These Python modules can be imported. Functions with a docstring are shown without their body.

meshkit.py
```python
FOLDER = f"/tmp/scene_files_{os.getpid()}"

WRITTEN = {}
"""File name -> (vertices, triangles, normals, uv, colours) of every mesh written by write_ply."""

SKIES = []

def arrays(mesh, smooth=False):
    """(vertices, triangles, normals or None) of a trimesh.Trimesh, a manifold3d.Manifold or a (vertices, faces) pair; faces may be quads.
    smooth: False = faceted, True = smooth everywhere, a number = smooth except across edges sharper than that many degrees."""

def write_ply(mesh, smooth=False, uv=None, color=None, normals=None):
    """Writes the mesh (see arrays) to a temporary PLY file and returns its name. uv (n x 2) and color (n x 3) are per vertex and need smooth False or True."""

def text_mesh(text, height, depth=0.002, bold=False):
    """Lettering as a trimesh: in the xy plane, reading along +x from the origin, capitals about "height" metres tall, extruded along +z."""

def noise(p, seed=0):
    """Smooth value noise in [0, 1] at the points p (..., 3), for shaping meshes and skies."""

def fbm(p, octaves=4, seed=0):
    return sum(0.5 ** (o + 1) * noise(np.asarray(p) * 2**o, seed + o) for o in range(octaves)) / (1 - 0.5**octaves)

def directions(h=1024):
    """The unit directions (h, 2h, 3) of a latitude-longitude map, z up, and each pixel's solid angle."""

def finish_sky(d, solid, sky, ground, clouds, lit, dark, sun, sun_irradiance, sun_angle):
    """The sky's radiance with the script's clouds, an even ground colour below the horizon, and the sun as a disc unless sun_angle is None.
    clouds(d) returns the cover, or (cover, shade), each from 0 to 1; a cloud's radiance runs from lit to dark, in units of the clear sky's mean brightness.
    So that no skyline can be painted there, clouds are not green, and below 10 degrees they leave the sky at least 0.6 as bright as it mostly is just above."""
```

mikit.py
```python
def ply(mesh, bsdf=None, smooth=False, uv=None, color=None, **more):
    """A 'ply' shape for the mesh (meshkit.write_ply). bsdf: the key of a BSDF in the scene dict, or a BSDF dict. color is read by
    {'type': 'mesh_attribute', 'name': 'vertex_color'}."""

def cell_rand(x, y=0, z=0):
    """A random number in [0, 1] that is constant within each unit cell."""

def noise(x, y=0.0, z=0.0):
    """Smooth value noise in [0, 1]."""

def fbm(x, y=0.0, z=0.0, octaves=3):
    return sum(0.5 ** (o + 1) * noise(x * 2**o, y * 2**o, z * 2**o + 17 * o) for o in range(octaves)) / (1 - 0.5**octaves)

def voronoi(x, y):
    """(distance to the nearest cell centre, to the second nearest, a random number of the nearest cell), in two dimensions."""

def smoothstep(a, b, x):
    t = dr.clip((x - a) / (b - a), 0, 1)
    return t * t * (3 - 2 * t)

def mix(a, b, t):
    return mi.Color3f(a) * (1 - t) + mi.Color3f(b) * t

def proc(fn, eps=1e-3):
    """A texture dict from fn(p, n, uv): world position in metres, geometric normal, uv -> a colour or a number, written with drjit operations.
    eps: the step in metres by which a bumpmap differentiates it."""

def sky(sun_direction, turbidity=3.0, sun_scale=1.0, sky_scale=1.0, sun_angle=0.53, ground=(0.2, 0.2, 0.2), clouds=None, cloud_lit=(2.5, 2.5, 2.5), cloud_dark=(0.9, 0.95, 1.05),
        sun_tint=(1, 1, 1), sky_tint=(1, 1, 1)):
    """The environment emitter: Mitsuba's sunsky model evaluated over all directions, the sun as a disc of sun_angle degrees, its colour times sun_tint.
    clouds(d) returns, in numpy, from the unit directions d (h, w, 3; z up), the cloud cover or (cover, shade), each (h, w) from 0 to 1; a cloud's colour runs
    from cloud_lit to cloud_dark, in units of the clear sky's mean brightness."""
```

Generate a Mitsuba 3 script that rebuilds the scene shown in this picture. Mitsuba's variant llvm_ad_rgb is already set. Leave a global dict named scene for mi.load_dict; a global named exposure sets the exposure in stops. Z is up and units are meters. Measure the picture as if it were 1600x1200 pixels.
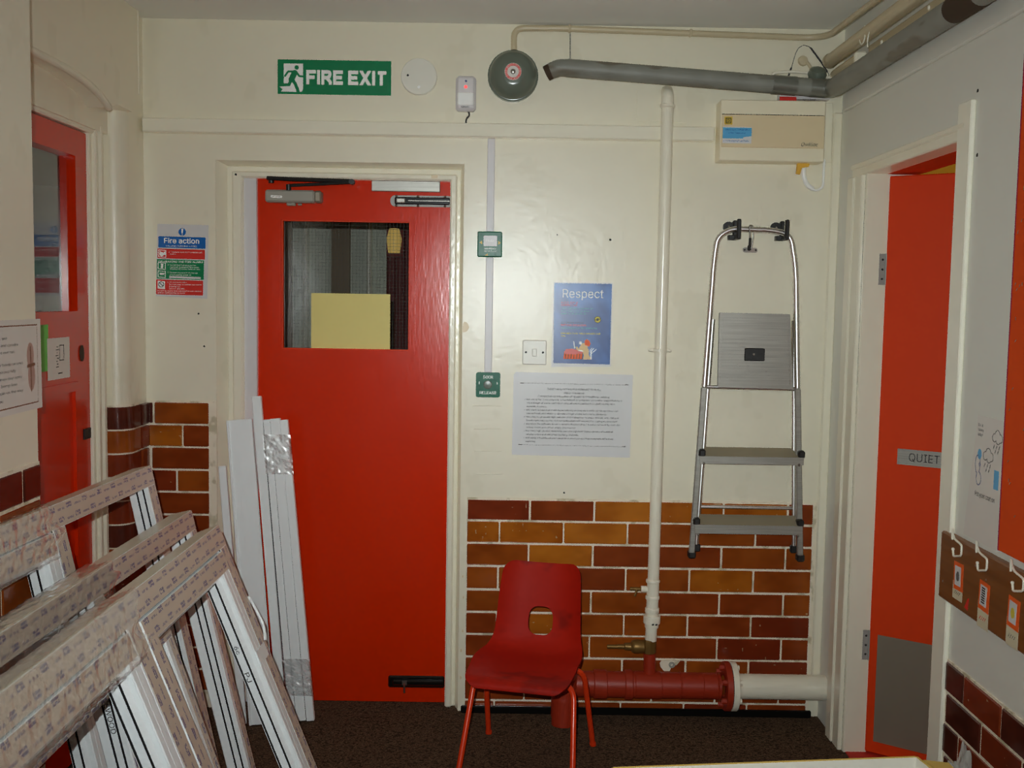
import math, random
import numpy as np, trimesh, drjit as dr, mitsuba as mi
import manifold3d as m3
from shapely.geometry import Polygon, LineString, Point, box as sbox
from shapely.ops import unary_union
from shapely import affinity
import mikit, meshkit
from mikit import proc, noise, fbm, cell_rand, smoothstep, mix

T = mi.ScalarTransform4f
scene, labels, used = {}, {}, set()

# ------------------------------------------------------------------ camera, flash, exposure
EYE = np.array([0.0, 0.0, 1.562])
PITCH, YAW, ROLL, FPX = 0.0801, 0.0022, -0.0163, 1650.0
_cp, _sp, _cy, _sy = math.cos(PITCH), math.sin(PITCH), math.cos(YAW), math.sin(YAW)
_f = np.array([_sy * _cp, _cy * _cp, -_sp]); _r0 = np.array([_cy, -_sy, 0.0]); _d0 = np.cross(_f, _r0)
_down = -math.sin(ROLL) * _r0 + math.cos(ROLL) * _d0
scene['camera'] = {'type': 'perspective', 'fov': math.degrees(2 * math.atan(800 / FPX)), 'fov_axis': 'x', 'near_clip': 0.05, 'far_clip': 50.0,
                   'to_world': T().look_at(origin=EYE.tolist(), target=(EYE + _f).tolist(), up=(-_down).tolist())}
FLASH_POS = (-0.045, 0.0, 1.632)
FLASH = 24.2
exposure = 0.0


def lin(r, g, b):
    c = np.array([r, g, b], float) / 255
    return [float(x) for x in np.where(c <= 0.04045, c / 12.92, ((c + 0.055) / 1.055) ** 2.4)]


def C(r, g, b):
    return {'type': 'rgb', 'value': lin(r, g, b)}


def D3(c):
    return mi.Color3f(*c)


# ------------------------------------------------------------------ materials
def P(color, rough=0.5, spec=0.5, metal=0.0, coat=0.0, **k):
    d = {'type': 'principled', 'base_color': color if isinstance(color, dict) else C(*color), 'roughness': rough, 'specular': spec, 'metallic': metal}
    if coat:
        d.update(clearcoat=coat, clearcoat_gloss=0.9)
    d.update(k)
    return {'type': 'twosided', 'bsdf': d}


def bump(b, fn, scale=1.0, eps=1e-3):
    inner = b['bsdf'] if b['type'] == 'twosided' else b
    return {'type': 'twosided', 'bsdf': {'type': 'bumpmap', 'arbitrary': proc(fn, eps), 'scale': scale, 'bsdf': inner}}


def mat(name, d):
    scene['mat_' + name] = d


_w1, _w2, _w3 = lin(229, 222, 201), lin(224, 217, 194), lin(208, 200, 174)


def f_wall(p, n, uv):
    a = fbm(p.x * 2.2 + p.y * 2.2, p.z * 2.2, 3.0)
    s = smoothstep(0.66, 0.74, fbm(p.x * 9 + p.y * 9, p.z * 7, 9.0, octaves=4))
    return mix(mix(_w1, _w2, a), _w3, s * 0.22)


def f_wall_bump(p, n, uv):
    t = p.x + p.y
    return 0.0009 * fbm(t * 13, p.z * 13, p.y * 3, octaves=3) + 0.00022 * noise(t * 90, p.z * 90, 1.0)


def f_trim_bump(p, n, uv):
    t = p.x + p.y
    return 0.0006 * fbm(t * 30, p.z * 9, 2.0) + 0.00035 * noise(t * 120, p.z * 90, 1.0)


_d1, _d2 = lin(208, 44, 2), lin(198, 38, 1)


def f_door(p, n, uv):
    a = fbm(p.x * 3 + p.y * 3, p.z * 2, 1.0)
    return mix(_d1, _d2, a)


def f_door_bump(p, n, uv):
    t = p.x + p.y
    return 0.0006 * fbm(t * 11, p.z * 4, 5.0) + 0.00010 * noise(t * 160, p.z * 40, 2.0)


_c1, _c2, _c3 = lin(74, 56, 43), lin(100, 80, 62), lin(48, 36, 28)


def f_carpet(p, n, uv):
    a = noise(p.x * 330, p.y * 330, 1.0)
    b = noise(p.x * 150, p.y * 150, 7.0)
    return mix(mix(_c1, _c2, smoothstep(0.45, 0.8, a)), _c3, smoothstep(0.5, 0.85, b) * 0.8)


def f_carpet_bump(p, n, uv):
    return 0.004 * noise(p.x * 300, p.y * 300, 1.0)


def brick_fn(c1, c2, seed):
    def f(p, n, uv):
        t = p.x + p.y
        a = fbm(t * 9 + seed, p.z * 14, seed, octaves=3)
        s = smoothstep(0.93, 0.96, noise(t * 80, p.z * 80, seed))
        return mix(mix(c1, c2, smoothstep(0.25, 0.75, a)), lin(210, 190, 150), s * 0.45)
    return f


def f_brick_bump(p, n, uv):
    t = p.x + p.y
    return 0.0007 * fbm(t * 25, p.z * 30, 4.0)


_m1, _m2 = lin(228, 216, 194), lin(190, 178, 150)


def f_mortar(p, n, uv):
    t = p.x + p.y
    return mix(_m1, _m2, smoothstep(0.5, 0.75, fbm(t * 30, p.z * 30, 2.0)))


_p1, _p2, _p3 = lin(196, 180, 163), lin(188, 170, 153), lin(72, 68, 118)


def f_film(p, n, uv):
    """pinkish protective film with a printed repeat, laid out along the strip (uv in metres)"""
    u, v = uv.x, uv.y
    row = dr.floor(v / 0.0285)
    fv = v - row * 0.0285
    upper = dr.select((fv > 0.0060) & (fv < 0.0115), 1.0, 0.0)
    lower = dr.select((fv > 0.0130) & (fv < 0.0185), 1.0, 0.0)
    s = u / 0.088 + row * 0.43
    blk = s - dr.floor(s)
    logo = dr.select((blk > 0.06) & (blk < 0.36), 1.0, 0.0)
    dash = dr.select((blk > 0.50) & (blk < 0.88), 0.75, 0.0)
    ink = smoothstep(0.28, 0.38, noise(u * 330, v * 280, 1.0))
    inrow, on = 1.0, logo * (upper + lower) + dash * lower
    base = mix(_p1, _p2, fbm(u * 6, v * 20, 3.0))
    return mix(base, _p3, inrow * on * ink * 0.8)


_a1, _a2 = lin(150, 148, 140), lin(178, 176, 168)


def f_brushed(p, n, uv):
    return mix(_a1, _a2, fbm(p.x * 8 + p.y * 8, p.z * 260, 1.0))


_g1, _g2, _g3 = lin(138, 139, 130), lin(120, 120, 111), lin(96, 82, 60)


def f_lag(p, n, uv):
    a = fbm(p.x * 14, p.y * 14, p.z * 14)
    s = smoothstep(0.60, 0.72, fbm(p.x * 6 + 4, p.y * 6, p.z * 25))
    return mix(mix(_g1, _g2, a), _g3, s * 0.55)


_r1, _r2, _r3 = lin(172, 30, 12), lin(158, 23, 9), lin(112, 24, 18)


def f_chair(p, n, uv):
    a = fbm(p.x * 5, p.y * 5, p.z * 5)
    s = smoothstep(0.54, 0.70, fbm(p.x * 9, p.y * 9, p.z * 9 + 4, octaves=4))
    return mix(mix(_r1, _r2, a), _r3, s * 0.6)


_b1, _b2 = lin(128, 76, 30), lin(104, 58, 20)


def f_wood(p, n, uv):
    return mix(_b1, _b2, fbm(p.y * 4, p.z * 60, 1.0))


_q1, _q2 = lin(58, 104, 170), lin(34, 70, 134)


def f_poster(p, n, uv):
    a = fbm(p.x * 14 + p.z * 10, p.z * 6 - p.x * 6, 1.0)
    return mix(_q1, _q2, smoothstep(0.3, 0.7, a))


mat('wall', bump(P(proc(f_wall), 0.32, 0.5), f_wall_bump))
mat('ceiling', P((214, 214, 206), 0.9, 0.2))
mat('trim', bump(P((231, 225, 204), 0.22, 0.5), f_trim_bump))
mat('trim_white', P((236, 232, 214), 0.3, 0.5))
mat('wall_right', P((216, 215, 205), 0.5, 0.4))
mat('door', bump(P(proc(f_door), 0.2, 0.4), f_door_bump))
mat('door_plain', P((214, 60, 14), 0.5, 0.2))
mat('carpet', bump(P(proc(f_carpet), 0.95, 0.1), f_carpet_bump))
mat('mortar', P(proc(f_mortar), 0.6, 0.4))
BR = []
for i, (a, b) in enumerate([((166, 92, 24), (142, 70, 14)), ((150, 74, 22), (126, 56, 14)), ((138, 60, 22), (116, 46, 14)), ((130, 50, 22), (108, 38, 16)), ((176, 104, 30), (154, 82, 18)), ((84, 34, 22), (62, 22, 14))]):
    mat('brick_%d' % i, bump(P(proc(brick_fn(lin(*a), lin(*b), 1.7 * i + 1)), 0.16, 0.5), f_brick_bump))
    BR.append('brick_%d' % i)
mat('black', P((22, 22, 21), 0.45))
mat('black_gloss', P((14, 14, 13), 0.2))
mat('dark', P((40, 38, 36), 0.8))
mat('film', P(proc(f_film), 0.34, 0.5))
mat('upvc', P((232, 236, 236), 0.22, 0.5))
mat('gasket', P((16, 16, 16), 0.5))
mat('steel', P((172, 170, 164), 0.3, 0.5, metal=1.0))
mat('alu', {'type': 'twosided', 'bsdf': {'type': 'roughconductor', 'material': 'Al', 'alpha': 0.16, 'specular_reflectance': {'type': 'rgb', 'value': 0.82}}})
mat('alu_brushed', P(proc(f_brushed), 0.42, 0.5, metal=0.6))
mat('tread', P((150, 140, 118), 0.55, 0.5, metal=0.3))
mat('lagging', P(proc(f_lag), 0.5, 0.5))
mat('lag_tape', P((128, 130, 122), 0.28, 0.5, metal=0.5))
mat('rust', P((62, 46, 30), 0.8))
mat('pipe_paint', P((232, 226, 206), 0.22, 0.5))
mat('pipe_old', P((196, 182, 150), 0.35, 0.5))
mat('red_pipe', P((152, 44, 22), 0.4, 0.4))
mat('brass', P((128, 96, 48), 0.45, 0.5, metal=0.6))
mat('chair', bump(P(proc(f_chair), 0.58, 0.15), f_wall_bump, 0.35))
mat('chair_leg', P((214, 56, 18), 0.2, 0.5))
mat('green', P((0, 120, 74), 0.3, 0.5))
mat('green_dark', P((0, 92, 66), 0.3, 0.2))
mat('white', P((238, 238, 234), 0.4))
mat('offwhite', P((222, 219, 206), 0.35))
mat('lilac', P((208, 204, 204), 0.4))
mat('grey', P((150, 146, 134), 0.4))
mat('bell', P((98, 106, 94), 0.2, 0.5, coat=0.5))
mat('red_ink', P((206, 40, 30), 0.4))
mat('pink_ink', P((214, 90, 84), 0.4))
mat('blue_ink', P((18, 96, 172), 0.3))
mat('sky_ink', P((80, 160, 205), 0.4))
mat('grey_ink', P((96, 94, 92), 0.6))
mat('text', P((48, 46, 46), 0.6))
mat('yellow_ink', P((206, 190, 70), 0.5))
mat('teal_ink', P((70, 176, 160), 0.5))
mat('orange_ink', P((228, 92, 30), 0.5))
mat('skin_ink', P((222, 190, 140), 0.5))
mat('poster_blue', P(proc(f_poster), 0.3, 0.5))
mat('paper', P((206, 205, 204), 0.35))
mat('paper_warm', P((214, 208, 200), 0.4))
mat('yellow_paper', P((216, 200, 120), 0.6))
mat('green_paper', P((110, 196, 84), 0.6))
mat('cu_box', P((228, 218, 190), 0.4))
mat('cu_panel', P((216, 196, 158), 0.4))
mat('gold', P((200, 166, 40), 0.4))
mat('board', P((216, 74, 20), 0.85, 0.2))
mat('magenta', P((150, 20, 60), 0.8))
mat('wood', P(proc(f_wood), 0.35, 0.5))
mat('hook', P((228, 224, 206), 0.2, 0.5))
mat('tag', P((206, 196, 166), 0.5))
mat('card', P((228, 226, 214), 0.6))
mat('card_edge', P((206, 176, 90), 0.8))
mat('maroon', P((96, 36, 40), 0.8))
mat('wire', P((66, 68, 62), 0.6))
mat('quiet_yellow', P((226, 188, 40), 0.6))
mat('quiet_red', P((186, 40, 26), 0.7))
mat('kick', P((138, 128, 112), 0.45, 0.5, metal=0.35))
mat('tape_yellow', P((214, 164, 50), 0.5))
mat('brown_print', P((120, 80, 60), 0.6))
mat('dusty_pink', P((176, 140, 128), 0.5))
scene['mat_tape'] = {'type': 'blendbsdf', 'weight': 0.14, 'clear': {'type': 'thindielectric', 'int_ior': 1.49}, 'sheen': {'type': 'twosided', 'bsdf': {'type': 'roughconductor', 'alpha': 0.10}}}
scene['mat_bag'] = {'type': 'blendbsdf', 'weight': 0.30, 'clear': {'type': 'thindielectric', 'int_ior': 1.4}, 'milky': {'type': 'twosided', 'bsdf': {'type': 'principled', 'base_color': C(226, 226, 216), 'roughness': 0.16, 'specular': 0.6}}}
mat('film_clear', P((202, 198, 178), 0.25, 0.5))
mat('room_paint', P((196, 200, 184), 0.7))
mat('dark_wood', P((112, 92, 62), 0.5))
mat('hinge', P((150, 148, 142), 0.4))
mat('lid_blue', P((60, 70, 120), 0.5))
scene['mat_glass'] = {'type': 'thindielectric', 'int_ior': 1.5}
scene['mat_wrap'] = {'type': 'blendbsdf', 'weight': 0.08, 'clear': {'type': 'thindielectric', 'int_ior': 1.3}, 'sheen': {'type': 'twosided', 'bsdf': {'type': 'roughconductor', 'alpha': 0.06}}}

# ------------------------------------------------------------------ geometry helpers
random.seed(7)
rng = np.random.default_rng(7)


class Fr:
    """a local frame: u to the right, v up, n out of the surface"""
    def __init__(self, o, u, v):
        self.o, self.u, self.v = (np.array(x, float) for x in (o, u, v))
        self.n = np.cross(self.u, self.v)

    def __call__(self, mesh):
        if isinstance(mesh, list):
            return [self(m) for m in mesh]
        m = mesh.copy()
        m.vertices = self.o + np.outer(m.vertices[:, 0], self.u) + np.outer(m.vertices[:, 1], self.v) + np.outer(m.vertices[:, 2], self.n)
        return m

    def pt(self, u, v, n=0.0):
        return self.o + u * self.u + v * self.v + n * self.n


BY = 3.9          # back wall
XR = 1.19         # right wall
XL = -1.145       # near left wall
XS = -1.34        # set-back left wall
XD = -1.42        # left door plane
CEIL = 2.55
BACK = Fr((0, BY, 0), (1, 0, 0), (0, 0, 1))
RIGHT = Fr((XR, 0, 0), (0, -1, 0), (0, 0, 1))
LEFT = Fr((XL, 0, 0), (0, 1, 0), (0, 0, 1))
LDOOR = Fr((XD, 0, 0), (0, 1, 0), (0, 0, 1))


def cat(*ms):
    ms = [m for x in ms for m in (x if isinstance(x, (list, tuple)) else [x])]
    return ms[0] if len(ms) == 1 else trimesh.util.concatenate(ms)


def bx(x0, x1, y0, y1, z0, z1, b=0.0):
    """a box from corner to corner, edges chamfered by b"""
    x0, x1 = min(x0, x1), max(x0, x1); y0, y1 = min(y0, y1), max(y0, y1); z0, z1 = min(z0, z1), max(z0, z1)
    if b <= 0:
        m = trimesh.creation.box(extents=(x1 - x0, y1 - y0, z1 - z0)); m.apply_translation(((x0 + x1) / 2, (y0 + y1) / 2, (z0 + z1) / 2)); return m
    b = min(b, 0.45 * min(x1 - x0, y1 - y0, z1 - z0))
    pts = []
    for x, sx in ((x0, 1), (x1, -1)):
        for y, sy in ((y0, 1), (y1, -1)):
            for z, sz in ((z0, 1), (z1, -1)):
                pts += [(x, y + sy * b, z + sz * b), (x + sx * b, y, z + sz * b), (x + sx * b, y + sy * b, z)]
    return trimesh.convex.convex_hull(np.array(pts))


def cyl(p0, p1, r, n=20, r1=None):
    p0, p1 = np.array(p0, float), np.array(p1, float)
    return tube([p0, p1], r if r1 is None else [r, r1], n)


def rounded(pts, rad, n=7):
    """a polyline with its inner corners rounded"""
    pts = [np.array(p, float) for p in pts]
    rads = rad if isinstance(rad, (list, tuple)) else [rad] * len(pts)
    out = [pts[0]]
    for i in range(1, len(pts) - 1):
        a, b, c = pts[i - 1], pts[i], pts[i + 1]
        d1, d2 = (a - b), (c - b)
        l1, l2 = np.linalg.norm(d1), np.linalg.norm(d2)
        d1, d2 = d1 / l1, d2 / l2
        k = min(rads[i], 0.49 * l1, 0.49 * l2)
        s, e = b + d1 * k, b + d2 * k
        for t in np.linspace(0, 1, n):
            out.append((1 - t) ** 2 * s + 2 * t * (1 - t) * b + t * t * e)
    return out + [pts[-1]]


def tube(pts, r, n=14, caps=True):
    """a round tube along the points"""
    pts = [np.array(p, float) for p in pts]
    rs = list(r) if isinstance(r, (list, tuple, np.ndarray)) else [r] * len(pts)
    tg = []
    for i in range(len(pts)):
        a = pts[max(i - 1, 0)]; b = pts[min(i + 1, len(pts) - 1)]
        t = b - a; tg.append(t / (np.linalg.norm(t) + 1e-12))
    ref = np.array([0, 0, 1.0]) if abs(tg[0][2]) < 0.9 else np.array([1.0, 0, 0])
    s = np.cross(tg[0], ref); s /= np.linalg.norm(s)
    vs, fs = [], []
    ang = np.linspace(0, 2 * np.pi, n, endpoint=False)
    for i, p in enumerate(pts):
        s = s - tg[i] * (s @ tg[i]); s /= np.linalg.norm(s)
        q = np.cross(tg[i], s)
        vs.append(p + rs[i] * (np.outer(np.cos(ang), s) + np.outer(np.sin(ang), q)))
    V = np.vstack(vs)
    for i in range(len(pts) - 1):
        for k in range(n):
            a, b = i * n + k, i * n + (k + 1) % n
            fs += [(a, b, b + n), (a, b + n, a + n)]
    if caps:
        V = np.vstack([V, pts[0], pts[-1]])
        c0, c1 = len(V) - 2, len(V) - 1
        e = (len(pts) - 1) * n
        for k in range(n):
            fs += [(c0, (k + 1) % n, k), (c1, e + k, e + (k + 1) % n)]
    return trimesh.Trimesh(V, np.array(fs), process=False)


def lathe(profile, o, axis, n=40):
    """profile: (radius, height along the axis) pairs"""
    axis = np.array(axis, float); axis /= np.linalg.norm(axis)
    pts = [np.array(o, float) + axis * h for _, h in profile]
    ref = np.array([0, 0, 1.0]) if abs(axis[2]) < 0.9 else np.array([1.0, 0, 0])
    s = np.cross(axis, ref); s /= np.linalg.norm(s); q = np.cross(axis, s)
    ang = np.linspace(0, 2 * np.pi, n, endpoint=False)
    V = np.vstack([p + max(r, 1e-5) * (np.outer(np.cos(ang), s) + np.outer(np.sin(ang), q)) for p, (r, _) in zip(pts, profile)])
    fs = []
    for i in range(len(pts) - 1):
        for k in range(n):
            a, b = i * n + k, i * n + (k + 1) % n
            fs += [(a, b, b + n), (a, b + n, a + n)]
    return trimesh.Trimesh(V, np.array(fs), process=False)


def outward(m):
    """faces turned away from the middle (for lamps, which shine along their normals)"""
    m = m.copy()
    if ((m.triangles_center - m.vertices.mean(0)) * m.face_normals).sum() < 0:
        m.invert()
    return m


def ext(poly, depth, n0=0.0):
    """a flat outline extruded along n from n0"""
    gs = getattr(poly, 'geoms', [poly])
    ms = [trimesh.creation.extrude_polygon(g, depth, engine='earcut') for g in gs if g.area > 1e-10]
    m = cat(ms); m.apply_translation((0, 0, n0)); return m


def rbox(u0, u1, v0, v1, r):
    return sbox(u0 + r, v0 + r, u1 - r, v1 - r).buffer(r, quad_segs=5)


def text(s, u, v, width=None, height=0.01, n0=0.0, depth=0.0004, bold=False, center=False):
    """lettering lying in a frame's plane, its left foot at (u, v); scaled to the width"""
    m = meshkit.text_mesh(s, height, depth, bold)
    w = m.bounds[1][0] - m.bounds[0][0]
    k = 1.0 if width is None else width / w
    m.apply_scale((k, 1, 1))
    off = (w * k / 2) if center else 0
    m.apply_translation((u - m.bounds[0][0] - off if not center else u - off - m.bounds[0][0], v, n0))
    return m


def rot(mesh, deg, about=(0, 0, 0)):
    m = mesh.copy(); m.apply_transform(trimesh.transformations.rotation_matrix(math.radians(deg), (0, 0, 1), about)); return m


def warp_plate(poly, thick, fn, res=0.012):
    """a thin plate over the outline, bent by fn(u, v, n) -> points"""
    polys = []
    for g in getattr(poly, 'geoms', [poly]):
        polys.append(np.array(g.exterior.coords)[:-1]); polys += [np.array(i.coords)[:-1] for i in g.interiors]
    man = m3.Manifold.extrude(m3.CrossSection(polys, m3.FillRule.EvenOdd), thick).translate([0, 0, -thick / 2]).refine_to_length(res)
    me = man.to_mesh()
    v = np.array(me.vert_properties)[:, :3]
    return trimesh.Trimesh(fn(v[:, 0], v[:, 1], v[:, 2]), np.array(me.tri_verts), process=False)


# ------------------------------------------------------------------ naming
def key(base):
    if base not in used:
        used.add(base); return base
    i = 1
    while '%s_%03d' % (base, i) in used:
        i += 1
    k = '%s_%03d' % (base, i); used.add(k); return k


def thing(name, label=None, category=None, group=None, kind=None):
    k = key(name)
    d = {}
    if label: d['label'] = label
    if category: d['category'] = category
    if group: d['group'] = group
    if kind: d['kind'] = kind
    if d: labels[k] = d
    return k


def part(parent, name, mesh, material, smooth=False, uv=None, label=None, kind=None):
    if isinstance(mesh, (list, tuple)) and not isinstance(mesh[0], np.ndarray):     # alike pieces, each an entry of its own
        return [part(parent, name, m, material, smooth, uv, label, kind) for m in mesh][0]
    k = key(parent + '__' + name)
    scene[k] = mikit.ply(mesh, 'mat_' + material, smooth=smooth, uv=uv)
    d = {}
    if label: d['label'] = label
    if kind: d['kind'] = kind
    if d: labels[k] = d
    return k


def solo(name, mesh, material, label, category, smooth=False, group=None, uv=None):
    k = thing(name, label, category, group)
    scene[k] = mikit.ply(mesh, 'mat_' + material, smooth=smooth, uv=uv)
    return k


def struct(name, mesh, material, label=None, smooth=False):
    k = thing(name, label, None, None, 'structure')
    if mesh is not None:
        scene[k] = mikit.ply(mesh, 'mat_' + material, smooth=smooth)
    return k


def child_of(parent, name, mesh, material, **k):
    return part(parent, name, mesh, material, **k)


# ================================================================== the flash of the photographer's camera
fx, fy, fz = FLASH_POS
k = thing('flash_lamp', 'small rectangular camera flash lamp facing the back wall', 'lamp')
scene['flash_light'] = {'type': 'spot', 'to_world': T().look_at(origin=[fx, fy, fz], target=[fx + 0.04, fy + 1.0, fz - 0.08], up=[0, 0, 1]), 'cutoff_angle': 43.0, 'beam_width': 5.0,
                        'intensity': {'type': 'rgb', 'value': [FLASH * 0.91, FLASH * 0.99, FLASH * 0.99]}}
part(k, 'lens', bx(fx - 0.022, fx + 0.022, fy - 0.006, fy - 0.004, fz - 0.014, fz + 0.014), 'white')
part(k, 'housing', bx(fx - 0.03, fx + 0.03, fy - 0.04, fy - 0.006, fz - 0.02, fz + 0.02, 0.003), 'black')

# ================================================================== room shell
floor = struct('floor', bx(-2.6, 1.30, -1.8, 3.905, -0.1, 0.0), 'carpet', 'dark brown fleck carpet')
ceiling = struct('ceiling', bx(-2.6, 1.6, -1.8, 4.1, CEIL, CEIL + 0.1), 'ceiling', 'plain grey-white ceiling')

# back wall: two leaves and a lintel about the door opening
DX0, DX1, DZ = -1.085, -0.178, 2.05
wb = struct('wall_back', cat(bx(XS - 0.25, DX0, BY, BY + 0.12, 0, CEIL), bx(DX1, 1.40, BY, BY + 0.12, 0, CEIL), bx(DX0, DX1, BY, BY + 0.12, DZ, CEIL)), 'wall', 'cream painted wall with a glazed brick dado')
part(wb, 'mortar', bx(-0.152, 1.155, BY - 0.004, BY + 0.02, 0, 0.822), 'mortar')
part(wb, 'mortar', bx(XS + 0.002, DX0, BY - 0.004, BY + 0.02, 0, 1.166), 'mortar')
# thin painted ridges of the bricks that show through the paint beside the door
for i, z in enumerate((1.165, 1.08, 0.995, 0.91)):
    part(wb, 'paint_ridge', tube([(-0.135 + 0.004 * i, BY, z), (-0.03 + 0.003 * i, BY, z + 0.001)], 0.0016, 6), 'wall', smooth=True)
for (x, z, r) in ((0.36, 1.785, 0.006), (0.165, 1.8, 0.003), (0.21, 0.845, 0.005), (-1.15, 1.49, 0.005), (-1.13, 1.37, 0.005)):
    part(wb, 'screw_hole', ext(Point(x, z).buffer(r, quad_segs=4), 0.0012), 'dark')
    scene[list(scene)[-1]] = mikit.ply(BACK(ext(Point(x, z).buffer(r * 0.7, quad_segs=4), 0.0012)), 'mat_dark')
chip = Polygon([(-0.176, 1.47), (-0.168, 1.478), (-0.158, 1.47), (-0.152, 1.455), (-0.16, 1.442), (-0.172, 1.436), (-0.177, 1.44)])
part(wb, 'paint_chip', BACK(ext(chip, 0.0015)), 'cu_panel')
part(wb, 'flaked_paint', BACK([ext(affinity.scale(Point(-0.164 + random.uniform(-0.004, 0.006), z).buffer(random.uniform(0.003, 0.006), quad_segs=2), 0.8, 1.5), 0.0012) for z in (0.52, 0.44, 0.31, 0.235, 0.13)]), 'cu_panel')
part(wb, 'patch', BACK(ext(sbox(0.445, 2.212, 0.625, 2.34), 0.003)), 'wall')


def brick_mesh(w, h, d=0.007):
    b = 0.0035
    return bx(0, w, 0, h, -0.012, d, b)


def lay(parent, frame, u0, u1, z0, z1, choose):
    if u1 - u0 < 0.012 or z1 - z0 < 0.012:
        return
    m = frame(brick_mesh(u1 - u0, z1 - z0, 0.006 + random.uniform(0, 0.002)))
    m.apply_translation(frame.u * u0 + frame.v * z0)
    part(parent, 'brick', m, choose)


J = 0.0055
zr = [0.0, 0.046, 0.129, 0.214, 0.301, 0.386, 0.473, 0.563, 0.650, 0.735, 0.818]
odd = [0.083 + 0.2412 * i for i in range(-1, 6)]
even = [-0.028 + 0.2395 * i for i in range(0, 6)]
tone = {10: [3, 2, 4, 0, 0, 2], 9: [0, 0, 4, 1, 1, 2, 1], 8: [1, 4, 2, 2, 1, 1], 7: [1, 1, 2, 1, 0, 1, 2], 6: [1, 1, 1, 2, 2, 1], 5: [2, 0, 1, 1, 2, 3, 2], 4: [2, 1, 1, 2, 3, 2], 3: [2, 2, 1, 2, 1, 3, 2], 2: [2, 2, 1, 2, 2, 2, 2], 1: [2, 2, 2, 2, 3, 2, 2]}
for c in range(10, 0, -1):
    js = odd if c % 2 == 0 else even
    edges = [-0.15] + [x - 0.0013 * (10 - c) for x in js if -0.1 < x < 1.12] + [1.145]
    for i in range(len(edges) - 1):
        t = tone[c][i % len(tone[c])]
        lay(wb, BACK, edges[i] + (0 if i == 0 else J / 2), edges[i + 1] - J / 2, zr[c - 1] + J * 0.6, zr[c] - J * 0.6, BR[t])
zl = [1.163 - 0.0845 * i for i in range(14)]
lj = {0: [-1.318], 1: [-1.211], 2: [-1.328], 3: [-1.234], 4: [], 5: [-1.222], 6: [-1.32], 7: [-1.22], 8: [], 9: [-1.22], 10: [-1.325], 11: [-1.215], 12: []}
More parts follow.
